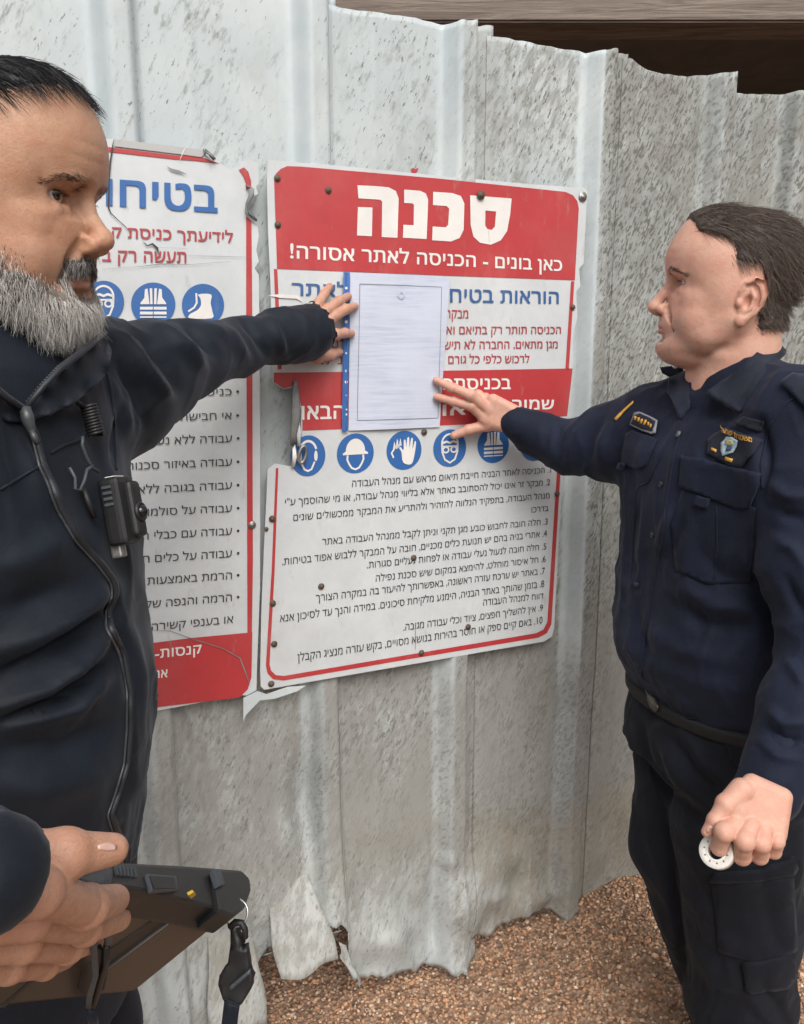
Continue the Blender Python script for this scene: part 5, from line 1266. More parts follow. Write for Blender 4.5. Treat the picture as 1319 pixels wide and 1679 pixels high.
# trousers
def st_t(py, sil, Y, a, b): return st_r(py, sil, Y, a, b, 2.3)
tro = [st_t(1112, 1048, TY, .130, .180), st_t(1150, 1044, TY, .132, .182), st_t(1190, 1034, TY, .138, .184), st_t(1235, 1030, TY, .138, .184)]
legN = [PY(1212, 1250, 1.345), PY(1212, 1365, 1.335), PY(1216, 1508, 1.335), PY(1212, 1640, 1.34)]; legF = [PY(1136, 1262, 1.48), PY(1118, 1383, 1.47), PY(1146, 1483, 1.455), PY(1172, 1561, 1.45), PY(1194, 1647, 1.44)]
def to_ground(q, dx=0, dy=0): return np.array([q[0] + dx, q[1] + dy, float(gz(q[0] + dx, q[1] + dy)) + .11])
aN, aF = to_ground(legN[-1], .02, .02), to_ground(legF[-1], .03, -.02)
vt = Vol((.2, 1.0, .02), (.95, 1.95, 1.14), .0056); vt.add(loft(tro), .02); chain(vt, legN + [aN], [.118, .108, .098, .090, .066], .05, kj=.03)
vt2 = Vol((.2, 1.0, .02), (.95, 1.95, 1.14), .0056); chain(vt2, legF + [aF], [.110, .093, .084, .080, .076, .062], .03); t_ = .018; a, b = vt.d, vt2.d; q = np.clip(.5 + .5 * (a - b) / t_, 0, 1); vt.d = a * (1 - q) + b * q - t_ * q * (1 - q)
vt.add(cone(PY(1185, 1330, 1.425), PY(1190, 1250, 1.425), .07, .09), .03)
VT, FT = vt.mesh(); VT = relax(VT, FT, 2, .5)
ft = [([(1085, 1210), (1110, 1270), (1160, 1320)], .009, 9), ([(1075, 1230), (1100, 1295), (1150, 1345)], -.009, 10), ([(1120, 1195), (1150, 1250), (1190, 1280)], .008, 9), ([(1108, 1215), (1140, 1265), (1180, 1295)], -.007, 8), ([(1050, 1170), (1060, 1230), (1085, 1300)], -.007, 9), ([(1105, 1345), (1150, 1370), (1200, 1372)], .008, 9),
      ([(1100, 1370), (1140, 1395), (1180, 1400)], -.007, 9), ([(1110, 1450), (1170, 1500), (1240, 1510)], .006, 12), ([(1120, 1500), (1160, 1560), (1210, 1580)], -.007, 12), ([(1135, 1560), (1170, 1610), (1220, 1620)], .007, 12), ([(1060, 1350), (1080, 1420), (1100, 1480)], .006, 9), ([(1250, 1430), (1258, 1500), (1275, 1560)], -.006, 9), ([(1280, 1450), (1290, 1520), (1300, 1560)], .006, 9),
      ([(1240, 1600), (1270, 1640), (1290, 1679)], -.009, 9), ([(1225, 1625), (1250, 1660), (1270, 1679)], .008, 9), ([(1092, 1330), (1104, 1430), (1115, 1530), (1130, 1640)], -.008, 7)]
VT = folds(VT, FT, ft, .003, 13, 41, .007)
trousers = mesh_obj('trousers', VT, FT, NAVY2, manR, True); bT = bvh_of(trousers)
def boots(parent, ankles, yaw, mat):
    for an in ankles:
        g = float(gz(an[0], an[1])); f_ = np.array([math.cos(yaw), math.sin(yaw), 0]); v = Vol(an + [-.3, -.3, -.2], an + [.3, .3, .12], .008); b_ = np.array([an[0], an[1], g])
        v.add(cone(b_ + [0, 0, .14], b_ + [0, 0, .06], .058, .050), .02); chain(v, [b_ - f_ * .05 + [0, 0, .045], b_ + f_ * .07 + [0, 0, .05], b_ + f_ * .18 + [0, 0, .038]], [.042, .046, .038], .02)
        v.cut((lambda Pn, g=g: Pn[..., 2] - g, np.array([an[0] - .3, an[1] - .3, g - .1]), np.array([an[0] + .3, an[1] + .3, g + .01])), .004)
        V, Fc = v.mesh(); mesh_obj('boot', V, Fc, mat, parent, True)
LEATHER = plain('black_leather', (.012, .012, .012), .45, .2, 200, .3)
boots(manR, [aN, aF], YR, LEATHER)
# belt
bz = [st_r(1132, 1040, TY, .139, .188), st_r(1152, 1040, TY, .139, .188)]
vb = Vol((.25, 1.15, .76), (.95, 1.75, 1.0), .005); vb.add(loft(bz, .006), .003); Vb, Fb = vb.mesh()
mb = MT('black_webbing', (.006, .006, .007), .75); mb.bump(mb.noise(mb.geo(), 900, 2), .4, .001)
belt = mesh_obj('belt', relax(Vb, Fb, 1), Fb, mb.m, manR, True); bB = bvh_of(belt)
patch('buckle', [(1056, 1126), (1066, 1128), (1082, 1160), (1078, 1168), (1068, 1158)], bB, .004, plain('dull_brass', (.10, .095, .075), .4, .2, 300, .2, Metallic=.7), manR, 5, .004)
patch('belt_loop', [(1128, 1158), (1142, 1158), (1142, 1182), (1128, 1180)], bB, .005, NAVY2, manR, 5, .003)
# shirt details
patch('pocket_flap', [(1120, 748), (1160, 755), (1247, 776), (1243, 800), (1232, 832), (1214, 833), (1190, 826), (1117, 798)], bS, .006, NAVY, manR, 6, .004)
patch('pocket', [(1122, 800), (1176, 818), (1240, 832), (1238, 900), (1232, 955), (1160, 958), (1110, 935), (1100, 860)], bS, .0025, NAVY, manR, 7, .003)
patch('pocket_flap', [(1028, 712), (1040, 706), (1080, 722), (1062, 762), (1050, 770), (1022, 760)], bS, .005, NAVY, manR, 5, .003)
patch('pocket_tab', [(1146, 812), (1168, 818), (1163, 836), (1140, 828)], bS, .009, NAVY, manR, 5, .003)
patch('pocket_tab', [(1018, 758), (1027, 760), (1024, 772), (1015, 768)], bS, .006, NAVY, manR, 4, .003)
surf_line('placket_seam', [(1117, 706), (1103, 760), (1092, 830), (1083, 900), (1072, 960), (1058, 1050), (1052, 1110)], bS, .0016, .0006, NAVY, manR)
surf_line('placket_seam', [(1098, 715), (1065, 790), (1045, 800), (1040, 870), (1036, 960)], bS, .0014, .0005, NAVY, manR)
surf_line('pocket_seam', [(1176, 830), (1178, 900), (1172, 950)], bS, .0014, .003, NAVY, manR)
surf_line('shoulder_seam', [(1319, 645), (1290, 660), (1262, 700), (1248, 760), (1250, 800)], bS, .002, .0005, NAVY, manR)
def button(px, py, bv, parent, r=.0055, mat=None, off=.002):
    h, n = cast(bv, px, py)
    if n.dot(Vector(CAM) - h) < 0: n = -n
    bm = bmesh.new(); bmesh.ops.create_cone(bm, cap_ends=True, segments=18, radius1=r, radius2=r * .9, depth=.0022); bmesh.ops.bevel(bm, geom=bm.edges[:], offset=.0005, segments=1, affect='EDGES')
    bmesh.ops.create_cone(bm, cap_ends=True, segments=12, radius1=r * .5, radius2=r * .4, depth=.003)
    bmesh.ops.transform(bm, matrix=Matrix.Translation(h + n * off) @ n.to_track_quat('Z', 'Y').to_matrix().to_4x4(), verts=bm.verts)
    return bm_obj('button', bm, mat, parent, True)
BTN = plain('dark_button', (.02, .022, .03), .3); PEARL = plain('smoke_button', (.12, .13, .15), .2)
button(1115, 713, bS, manR, .006, PEARL, .004)
for q in ((1085, 794), (1071, 877), (1045, 958)): button(*q, bS, manR, .0055, BTN)
GOLD = plain('gold_embroidery', (.62, .33, .05), .6, .3, 900, .5); SILV = plain('grey_embroidery', (.22, .22, .25), .6); PATCHM = fabric('patch_backing', (.014, .016, .026), .8)
patch('name_tag', [(1043, 679), (1052, 678), (1082, 691), (1078, 712), (1070, 714), (1036, 697)], bS, .006, SILV, manR, 4, .002)
patch('name_tag_field', [(1045, 682), (1052, 681), (1079, 693), (1075, 709), (1070, 710), (1039, 695)], bS, .0072, PATCHM, manR, 4, .001)
def word_on(body, bl, br, h, bv, off, mat, parent, bold=.02, name='lettering'):
    if bold not in _ref:
        R_, _q = text2d('ה', bold); _ref[bold] = (R_[:, 1].min(), R_[:, 1].max())
    y0, y1 = _ref[bold]; V, Fc = text2d(heb(body), bold); u = (V[:, 0] - V[:, 0].min()) / np.ptp(V[:, 0]); t = (V[:, 1] - y0) / (y1 - y0); W = []
    for a, b in zip(u, t):
        x = bl[0] + (br[0] - bl[0]) * a - (br[1] - bl[1]) / 40 * b * 4; y = bl[1] + (br[1] - bl[1]) * a - h * b - math.sin(math.pi * a) * 1.0
        hh, n = cast(bv, x, y)
        if n.dot(Vector(CAM) - hh) < 0: n = -n
        W.append((hh + n * off)[:])
    return mesh_obj(name, np.array(W), [tuple(f) for f in Fc], mat, parent)
for i, (x, y) in enumerate(((1047, 686), (1052, 688), (1057, 691), (1062, 694), (1067, 697), (1072, 700))): patch('stitched_mark', [(x - 1.6, y - 2.4), (x + 1.8, y - 2.0), (x + 1.2, y + 4.0), (x - 2.2, y + 3.4)], bS, .0082, GOLD, manR, 4, .0008)
patch('badge_patch', [(1163, 722), (1174, 712), (1195, 702), (1250, 722), (1236, 745), (1218, 768), (1200, 763), (1162, 745)], bS, .005, PATCHM, manR, 6, .002)
patch('velcro_strip', [(1208, 696), (1224, 684), (1256, 690), (1250, 706), (1244, 709)], bS, .005, fabric('velcro', (.012, .016, .02), .95, 900, .1, .8), manR, 5, .002)
word_on('משטרת ישראל', (1189, 710), (1236, 727), 8, bS, .0072, GOLD, manR, .03)
for (x, y, wd) in ((1175, 740, 9), (1200, 754, 11)): patch('stitched_mark', [(x - wd / 2, y - 4), (x + wd / 2, y), (x + wd / 2 - 1, y + 5), (x - wd / 2 - 1, y + 1)], bS, .0066, GOLD, manR, 4, .0008)
sh_ = patch('shield_emblem', [(1196, 717), (1206, 717), (1216, 722), (1214, 732), (1206, 744), (1189, 750), (1185, 742), (1188, 728)], bS, .007, plain('pale_blue_embroidery', (.35, .48, .55), .6, .3, 700, .4), manR, 4, .001)
patch('shield_charge', [(1198, 722), (1208, 723), (1210, 729), (1203, 733), (1195, 730)], bS, .0084, plain('olive_embroidery', (.40, .38, .16), .6, .3, 900, .4), sh_, 3, .0006)
patch('shield_charge', [(1201, 732), (1208, 733), (1204, 741), (1196, 742)], bS, .0084, plain('navy_embroidery', (.04, .07, .14), .6, .3, 900, .4), sh_, 3, .0006)
patch('shoulder_patch', [(1008, 688), (1024, 672), (1040, 658), (1039, 662), (1022, 678), (1012, 690)], bS, .003, GOLD, manR, 4, .002)
# epaulettes and collar
bHR = BVHTree.FromPolygons(HWR.tolist(), HFR.tolist())
COLL = fabric('navy_collar', (.010, .014, .025), .8, 1800, .4, .25)
patch('epaulette', [(1284, 632), (1300, 620), (1319, 622), (1345, 650), (1345, 690), (1310, 660)], bS, .010, COLL, manR, 7, .005)
sheet3d('epaulette', [(1082, 602, 1.565), (1100, 600, 1.55), (1118, 602, 1.53), (1122, 618, 1.52), (1098, 618, 1.55), (1086, 612, 1.56)], COLL, manR, 5, .008)
sheet3d('rank_mark', [(1102, 600, 1.535), (1112, 598, 1.53), (1116, 602, 1.525), (1105, 604, 1.53)], plain('silver_rank', (.6, .62, .66), .3), manR, 4, .003)
sheet3d('collar', [(1267, 548, 1.375), (1250, 568, 1.345), (1232, 587, 1.325), (1212, 604, 1.315), (1192, 619, 1.312), (1174, 631, 1.322), (1160, 640, 1.335), (1176, 652, 1.300), (1196, 664, 1.275), (1213, 675, 1.255), (1222, 664, 1.252), (1236, 640, 1.255), (1262, 605, 1.285), (1290, 580, 1.335), (1280, 560, 1.365)], COLL, manR, 7, .006, bS, .012)
sheet3d('collar_stand', [(1267, 546, 1.385), (1250, 566, 1.352), (1230, 586, 1.333), (1190, 619, 1.322), (1160, 641, 1.345), (1168, 655, 1.335), (1200, 650, 1.32), (1250, 610, 1.32), (1290, 575, 1.37)], NAVY, manR, 7, .004)
sheet3d('collar', [(1128, 612, 1.47), (1120, 618, 1.475), (1098, 622, 1.49), (1095, 640, 1.47), (1108, 668, 1.43), (1118, 690, 1.40), (1128, 672, 1.415), (1136, 650, 1.43), (1134, 632, 1.45)], COLL, manR, 6, .005, bS, .010)
patch('trouser_pocket_flap', [(1166, 1445), (1172, 1430), (1240, 1425), (1300, 1405), (1306, 1420), (1300, 1432), (1240, 1443)], bT, .006, NAVY2, manR, 7, .004)
patch('cargo_pocket', [(1168, 1446), (1240, 1443), (1300, 1432), (1306, 1560), (1250, 1580), (1180, 1560)], bT, .003, NAVY2, manR, 9, .003)
patch('cargo_flap', [(1218, 1578), (1240, 1574), (1300, 1562), (1304, 1600), (1290, 1618), (1230, 1626), (1222, 1620)], bT, .006, NAVY2, manR, 7, .004)
surf_line('pocket_edge', [(1190, 1180), (1188, 1210), (1200, 1245), (1222, 1268)], bT, .002, .001, NAVY2, manR)
surf_line('inseam', [(1260, 1425), (1262, 1480), (1275, 1565)], bT, .002, .001, NAVY2, manR)
vc = Vol(P(1262, 1298, D4) - .09, P(1262, 1298, D4) + .09, .003); cdir = armN[-1] - armN[-2]; cdir /= np.linalg.norm(cdir)
vc.add(cone(armN[-1] - cdir * .045, armN[-1] + cdir * .012, .048, .046), .004); Vc, Fc = vc.mesh(); mesh_obj('cuff', folds(relax(Vc, Fc, 1), Fc, [], .0012, 40, 3), Fc, NAVY, manR, True)

# ------------------------------------------------------------------ one body mesh: head, neck, hands and the figure inside the clothes
def body_mesh(parent, mat, base, parts, inner):
    V, Fc, C_, b0 = [], [], [], 0
    for v_, f_, c_ in parts + inner:
        V.append(v_); Fc.append(f_ + b0); b0 += len(v_); C_.append(c_)
    o = mesh_obj('body', np.concatenate(V), np.concatenate(Fc), mat, parent, True); set_col(o, 'skin', np.concatenate(C_)); return o
def hand_col(H, base, redn, fing=()):
    V = H[0]; N = normals(*H); n = vnoise(V * 60, 3) * .5 + .5; b = np.array(base); w_ = .35 * n
    for pts, rad in fing:
        for j, q in enumerate(pts[1:]): w_ = np.maximum(w_, (.75 if j < 2 else .6) * np.exp(-(np.linalg.norm(V - q, axis=1) / (rad[j + 1] * 1.15)) ** 2))
    w_ = w_[:, None]; return (b[None] * (1 - w_) + np.array(redn)[None] * w_) * (1 + .10 * vnoise(V * 25, 4) + .06 * vnoise(V * 160, 6))[:, None]
vi = build_cloth((.10, .95, .1), (1.0, 1.85, 1.6), .013, [(torso, .02), (tro, .02)], [(armF, armFr, .06), (armN, armNr, .05), (legN + [aN], [.118, .108, .098, .090, .066], .05), (legF + [aF], [.112, .093, .084, .082, .080, .064], .05)], [(cone(nb - [0, 0, .2], nb, .06, .05), .05)], -.022)
Vi, Fi = vi.mesh(); bR_ = (.50, .285, .215)
body_mesh(manR, SKIN_R, bR_, [(HWR, HFR, colR), (*H2, hand_col(H2, (.60, .37, .285), (.60, .27, .20), fr_)), (*H4, hand_col(H4, (.60, .37, .28), (.57, .27, .20), f4))], [(Vi, Fi, np.tile(bR_, (len(Vi), 1)))])
# ------------------------------------------------------------------ garments of the bearded man
LYW = .885
def st_l(py, sil, a, b, Y=LYW, e=2.2):
    cx = 0
    for _ in range(4):
        r = ray(cx, py); d = Y / r[1]; half = math.hypot(a * .906, b * .42); cx = sil - half * F_PX / d
    q = PY(cx, py, Y); return (q[0], q[1], q[2], a, b, 0.0, e)
tl = [st_l(560, 95, .075, .11), st_l(600, 140, .105, .175), st_l(660, 172, .128, .20), st_l(740, 192, .142, .205), st_l(830, 208, .150, .205), st_l(900, 222, .155, .205), st_l(960, 226, .156, .205), st_l(1030, 236, .160, .205), st_l(1100, 247, .166, .208), st_l(1200, 246, .170, .210), st_l(1330, 232, .168, .210), st_l(1430, 224, .166, .208)]
armL = [P(118, 655, 1.05), P(180, 640, 1.08), P(240, 612, 1.14), P(310, 588, 1.24), P(395, 567, 1.365), P(468, 550, 1.445), S3(500, 546, .072)]
armLr = [.095, .084, .068, .055, .041, .043, .048]
armT = [np.array([-.47, .68, 1.40]), np.array([-.56, .66, 1.28]), P(-480, 1280, .62), P(-220, 1400, .46), T3(-10, 1440, .024)]
armTr = [.085, .066, .052, .034, .0200]
nl = to_world([(0, -28, -165)], LR, LO)[0]
vj = build_cloth((-.70, .20, .82), (-.05, 1.72, 1.62), .0056, [(tl, .02)], [(armL, armLr, .05), (armT, armTr, .05)], [(cone(nl, P(130, 625, 1.03), .075, .075), .05), (cone(nl, armT[0], .075, .07), .05)])
vj.cut(cone(T3(22, 1438, .022), T3(140, 1432, .016), .0165, .032), .002)
vj.add(cone(S3(478, 552, .080), S3(522, 534, .058), .046, .046), .012); vj.cut(cone(S3(517, 536, .060), S3(560, 518, .04), .040, .060), .004)
VJ, FJ = vj.mesh(); VJ = relax(VJ, FJ, 2, .5)
fj = [([(-20, 1165), (74, 1127), (134, 1082), (170, 1036)], 0.0208, 15), ([(-20, 1118), (60, 1080), (134, 1040), (172, 1000)], -0.0176, 17), ([(-20, 1070), (74, 1038), (149, 994), (182, 965)], 0.0144, 18), ([(20, 1190), (119, 1162), (172, 1112)], 0.0144, 14), ([(0, 1182), (95, 1147), (160, 1095)], -0.0128, 10), ([(-10, 1240), (100, 1226), (185, 1180)], -0.0144, 24), ([(-10, 1010), (60, 985), (120, 955)], -0.0112, 22), ([(-10, 935), (50, 915), (110, 880)], 0.0096, 26), ([(0, 1300), (90, 1290), (170, 1270)], 0.0112, 30),
      ([(179, 540), (212, 575), (240, 612), (268, 645)], 0.0160, 10), ([(215, 530), (250, 562), (275, 598), (290, 635)], -0.0176, 10), ([(258, 528), (290, 556), (315, 580), (335, 605)], 0.0144, 9), ([(300, 526), (335, 556), (358, 584)], -0.0128, 9), ([(345, 527), (380, 552), (405, 590)], 0.0112, 9), ([(395, 520), (420, 545), (440, 585)], -0.0112, 8), ([(440, 515), (455, 545), (470, 590)], 0.0096, 8), ([(200, 600), (225, 640), (235, 690)], -0.0128, 10), ([(175, 620), (200, 670), (205, 720)], 0.0096, 11),
      ([(196, 650), (190, 700), (186, 760)], -0.0096, 9), ([(120, 560), (150, 620), (160, 700)], 0.0080, 20), ([(222, 1040), (232, 1120), (230, 1220), (220, 1300)], 0.0096, 10), ([(178, 960), (186, 1010), (206, 1075), (214, 1150)], -0.0096, 7), ([(20, 700), (60, 790), (110, 870)], 0.0064, 12)]
VJ = folds(VJ, FJ, fj, .0028, 11, 51, .005)
jacket = mesh_obj('jacket', VJ, FJ, BLACKF, manL, True); bJ = bvh_of(jacket)
ZIP = plain('zip_tape', (.018, .021, .027), .5, .2, 900, .5); TEETH = plain('zip_teeth', (.05, .055, .06), .35, .3, 900, .3)
zp = [(41, 674), (48, 694), (57, 714), (69, 763), (83, 792), (100, 835), (129, 886), (166, 926), (187, 955), (189, 973), (178, 1003), (180, 1029), (202, 1074), (213, 1134), (213, 1193), (208, 1253), (193, 1303), (181, 1336), (190, 1363), (207, 1390), (205, 1415)]
surf_line('zip', zp, bJ, .0042, .0008, ZIP, manL)
surf_line('zip_piping', [(x - 7, y + 2) for x, y in zp], bJ, .0014, .0016, TEETH, manL)
surf_line('zip_piping', [(x + 5, y - 1) for x, y in zp], bJ, .0012, .0014, BLACKF, manL)
surf_line('yoke_seam', [(0, 803), (30, 785), (63, 765)], bJ, .0014, .0006, BLACKF, manL); surf_line('yoke_seam', [(83, 743), (105, 730), (126, 723), (165, 690)], bJ, .0014, .0006, BLACKF, manL)
surf_line('armhole_seam', [(168, 585), (182, 640), (188, 700), (190, 770)], bJ, .0018, .0006, BLACKF, manL)
# inner fleece and open collar
vn = Vol((-.60, .68, 1.36), (-.22, 1.06, 1.66), .005)
neckT = to_world([(0, -8, -104)], LR, LO)[0]; neckB = to_world([(0, -18, -190)], LR, LO)[0]
vn.add(cone(neckB, neckT, .092, .078), .01); vn.cut(cone(neckT + [0, 0, .0], neckT + [0, 0, .15], .070, .10), .01); Vn, Fn = vn.mesh()
mesh_obj('inner_fleece', folds(relax(Vn, Fn, 2), Fn, [], .003, 22, 8), Fn, BLACKI, manL, True)
sheet3d('collar', [(172, 548, .90), (150, 566, .845), (125, 586, .815), (98, 606, .79), (70, 636, .775), (44, 668, .765), (50, 690, .765), (80, 680, .775), (115, 665, .80), (150, 640, .84), (178, 610, .88), (184, 575, .91)], BLACKF, manL, 7, .004)
sheet3d('collar', [(-60, 600, .70), (-20, 628, .71), (12, 655, .735), (40, 674, .76), (44, 694, .762), (10, 690, .74), (-40, 670, .71), (-80, 640, .69)], BLACKF, manL, 7, .004)
def teeth(pts, parent, step=.0032):
    L = [np.array(p) for p in pts]; acc = ([], [])
    for a, b in zip(L[:-1], L[1:]):
        n = max(1, int(np.linalg.norm(b - a) / step))
        for i in range(n):
            c = a + (b - a) * i / n; t = (b - a) / np.linalg.norm(b - a); tube('t', [c - t * .0009, c + t * .0009], [.0019, .0019], None, None, 5, add_to=acc)
    return mesh_obj('zip_teeth', np.array(acc[0]), acc[1], TEETH, parent)
tz = [(173, 546, .893), (150, 565, .838), (125, 585, .808), (98, 605, .783), (70, 635, .768), (44, 667, .758)]
tube('zip_edge', [P(*q) for q in tz], .003, ZIP, manL, 6); teeth([P(q[0] - 2, q[1] - 3, q[2]) for q in tz], manL)
tz2 = [(-20, 626, .704), (12, 653, .729), (40, 672, .754)]
tube('zip_edge', [P(*q) for q in tz2], .003, ZIP, manL, 6); teeth([P(q[0] + 2, q[1] - 3, q[2]) for q in tz2], manL)
sl_ = [P(41, 668, .752), P(46, 688, .752), P(52, 706, .756), P(58, 718, .760)]; tube('zip_slider', sl_, [.0055, .0062, .0040, .0030], MAT['steel'] if False else TEETH, manL, 8)
tube('zip_pull', [P(52, 706, .754), P(57, 718, .754), P(63, 728, .757)], [.0028, .0034, .0026], TEETH, manL, 6)
# trousers
ltr = [st_l(1395, 214, .150, .19), st_l(1500, 214, .150, .19), st_l(1640, 214, .150, .19)]
q0 = np.array(ltr[-1][:3]); lgs = [[q0 + [0, s * .09, .06], q0 + [.02, s * .10, -.15], np.array([q0[0] + .01, q0[1] + s * .10, .50]), np.array([q0[0], q0[1] + s * .11, .12])] for s in (-1, 1)]
vt = Vol((-.75, .5, .03), (-.15, 1.25, 1.02), .007); vt.add(loft(ltr), .02)
for l in lgs: chain(vt, l, [.115, .10, .085, .066], .03, kj=.03)
VT2, FT2 = vt.mesh(); VT2 = folds(relax(VT2, FT2, 2), FT2, [], .004, 12, 61); mesh_obj('trousers', VT2, FT2, NAVY2, manL, True)
boots(manL, [l[-1] for l in lgs], 0.0, LEATHER)
vi = build_cloth((-.70, .20, .1), (-.05, 1.72, 1.62), .013, [(tl, .02), (ltr, .02)], [(armL, armLr, .05), (armT, armTr, .05), (lgs[0], [.115, .10, .085, .066], .05), (lgs[1], [.115, .10, .085, .066], .05)], [(cone(nl - [0, 0, .2], nl, .06, .05), .05)], -.024)
Vi, Fi = vi.mesh(); bL_ = (.40, .22, .15)
body_mesh(manL, SKIN_L, bL_, [(HWL, HFL, colL), (*H1, hand_col(H1, (.52, .31, .235), (.52, .23, .165), fl)), (*H3, hand_col(H3, (.52, .30, .21), (.50, .23, .15), f3))], [(Vi, Fi, np.tile(bL_, (len(Vi), 1)))])
NAIL = plain('fingernail', (.62, .40, .33), .3, .08, 300, .1)
bH3 = BVHTree.FromPolygons(H3[0].tolist(), H3[1].tolist()); bH4 = BVHTree.FromPolygons(H4[0].tolist(), H4[1].tolist())
patch('nail', [(160, 1386), (172, 1382), (186, 1383), (192, 1388), (190, 1394), (178, 1395), (162, 1393)], bH3, .0004, NAIL, manL, 4, .0008)
patch('nail', [(1158, 1359), (1164, 1353), (1169, 1356), (1165, 1363), (1159, 1366)], bH4, .0004, NAIL, manR, 3, .0008)
# ------------------------------------------------------------------ things held and worn
def frame_box(name, O, u, v, n, lo, hi, mat, parent, bev=.003, seg=2):
    bm = bmesh.new(); bmesh.ops.create_cube(bm, size=1)
    for q in bm.verts:
        c = [lo[i] + (q.co[i] + .5) * (hi[i] - lo[i]) for i in range(3)]; q.co = Vector(O + u * c[0] + v * c[1] + n * c[2])
    bmesh.ops.recalc_face_normals(bm, faces=bm.faces)
    if bev: bmesh.ops.bevel(bm, geom=bm.edges[:], offset=bev, segments=seg, affect='EDGES', profile=.6)
    return bm_obj(name, bm, mat, parent, False)
PLK = plain('rugged_black_plastic', (.012, .012, .013), .5, .25, 700, .35, .0004); PLB = plain('gravel_tinted_back', (.030, .023, .018), .40, .2, 500, .3, .0003); PLG = plain('grey_rubber', (.055, .065, .075), .55, .2, 400, .3)  # the back's brown is gravel reflection put into its base colour
tab = thing('rugged_tablet', B_, 'black rugged tablet computer with clip straps held by the bearded man', 'tablet')
def slab(name, pts, fn, off, depth, nrm, mat, parent, bev=.002):
    # a bevelled plate: outline in pixels laid on one of the tablet's faces, given real thickness inwards
    top = [Vector(fn(x, y, off)) for x, y in pts]; dn_ = Vector(-nrm * depth); bm = bmesh.new(); n = len(top)
    a = [bm.verts.new(p) for p in top]; b = [bm.verts.new(p + dn_) for p in top]
    bm.faces.new(a); bm.faces.new(b[::-1])
    for i in range(n): bm.faces.new([a[i], b[i], b[(i + 1) % n], a[(i + 1) % n]])
    bmesh.ops.recalc_face_normals(bm, faces=bm.faces)
    if bev: bmesh.ops.bevel(bm, geom=bm.edges[:], offset=bev, segments=2, affect='EDGES', profile=.6)
    return bm_obj(name, bm, mat, parent)
slab('back_cover', [(384, 1493), (220, 1626), (100, 1640), (-120, 1664), (-120, 1400), (60, 1430)], T3, 0, .016, tn, PLB, tab, .003)
slab('battery_cover', [(368, 1502), (318, 1486), (176, 1592), (170, 1626), (216, 1623)], T3, .003, .004, tn, PLB, tab, .0012)
slab('recess', [(314, 1483), (296, 1478), (136, 1588), (128, 1622), (140, 1632), (168, 1627), (174, 1590)], T3, .0006, .001, tn, PLK, tab, 0)
slab('panel_seam', [(236, 1466), (232, 1464), (60, 1600), (0, 1652), (8, 1652), (66, 1600)], T3, .0005, .0008, tn, PLK, tab, 0)
slab('bumper', [(150, 1414), (190, 1412), (300, 1418), (396, 1426), (410, 1440), (412, 1458), (402, 1486), (382, 1500), (330, 1484), (250, 1464), (165, 1452)], R3, .004, .022, tr, PLK, tab, .003)
slab('bumper_corner', [(352, 1424), (397, 1427), (411, 1442), (413, 1460), (403, 1488), (384, 1503), (360, 1494), (354, 1460)], R3, .008, .020, tr, PLK, tab, .003)
slab('bumper_corner', [(98, 1440), (112, 1424), (136, 1414), (160, 1410), (182, 1411), (190, 1422), (186, 1450), (168, 1458), (140, 1452), (112, 1456)], R3, .008, .020, tr, PLG, tab, .004)
slab('port_cover', [(242, 1432), (290, 1436), (293, 1459), (250, 1461)], R3, .0065, .003, tr, PLG, tab, .0008)
slab('port_opening', [(246, 1436), (286, 1439), (289, 1456), (253, 1457)], R3, .0070, .001, tr, PLK, tab, 0)
for i in range(6): slab('vent_slot', [(190 + i * 6, 1419 + i * .4), (192.5 + i * 6, 1419 + i * .4), (195.5 + i * 6, 1434 + i * .6), (193 + i * 6, 1434 + i * .6)], R3, .0055, .002, tr, PLG, tab, 0)
slab('latch', [(351, 1424), (363, 1426), (370, 1450), (360, 1452)], R3, .011, .005, tr, PLG, tab, .0008)
slab('status_mark', [(309, 1468), (318, 1463), (322, 1467), (314, 1474)], T3, .0045, .002, tn, plain('yellow_mark', (.5, .33, .02), .5), tab, 0)
STEELB = plain('bright_steel', (.45, .45, .46), .28, .2, 500, .2, Metallic=.9)
def ring(name, c, ax, r, rt, mat, parent, n=28, sx=1.0):
    ax = np.array(ax, float); ax /= np.linalg.norm(ax); a = np.cross(ax, [0, 0, 1.]); a /= np.linalg.norm(a); b = np.cross(ax, a)
    return tube(name, [c + a * r * sx * math.cos(t) + b * r * math.sin(t) for t in np.linspace(0, 2 * math.pi, n + 1)[:-1]], rt, mat, parent, 8, True)
vd = lambda px, py: ray(px, py) / np.linalg.norm(ray(px, py))
ring('key_ring', P(387, 1497, 0.686), vd(387, 1497) + np.array([.35, 0, .1]), .0105, .0010, STEELB, tab)
tube('clip_hook', [P(378, 1520, 0.683), P(386, 1512, 0.681), P(396, 1513, 0.681), P(402, 1524, 0.681), P(403, 1536, 0.681), P(399, 1541, 0.681)], [.0028, .0028, .0028, .0028, .0026, .0018], PLK, tab, 8)
sheet3d('clip_body', [(378, 1518, 0.684), (386, 1520, 0.681), (391, 1545, 0.679), (394, 1560, 0.678), (406, 1555, 0.679), (408, 1590, 0.678), (414, 1605, 0.677), (412, 1622, 0.677), (398, 1645, 0.676), (386, 1655, 0.676), (366, 1640, 0.679), (358, 1615, 0.681), (360, 1600, 0.681), (374, 1578, 0.682), (378, 1550, 0.683)], PLK, tab, 6, .010)
sheet3d('strap', [(368, 1640, 0.674), (392, 1652, 0.672), (386, 1700, 0.672), (378, 1740, 0.672), (356, 1735, 0.675), (362, 1690, 0.675)], BLACKF, tab, 8, .003)
sheet3d('clip_ridge', [(376, 1618, 0.670), (410, 1590, 0.668), (411, 1596, 0.668), (378, 1625, 0.670)], PLG, tab, 5, .003)
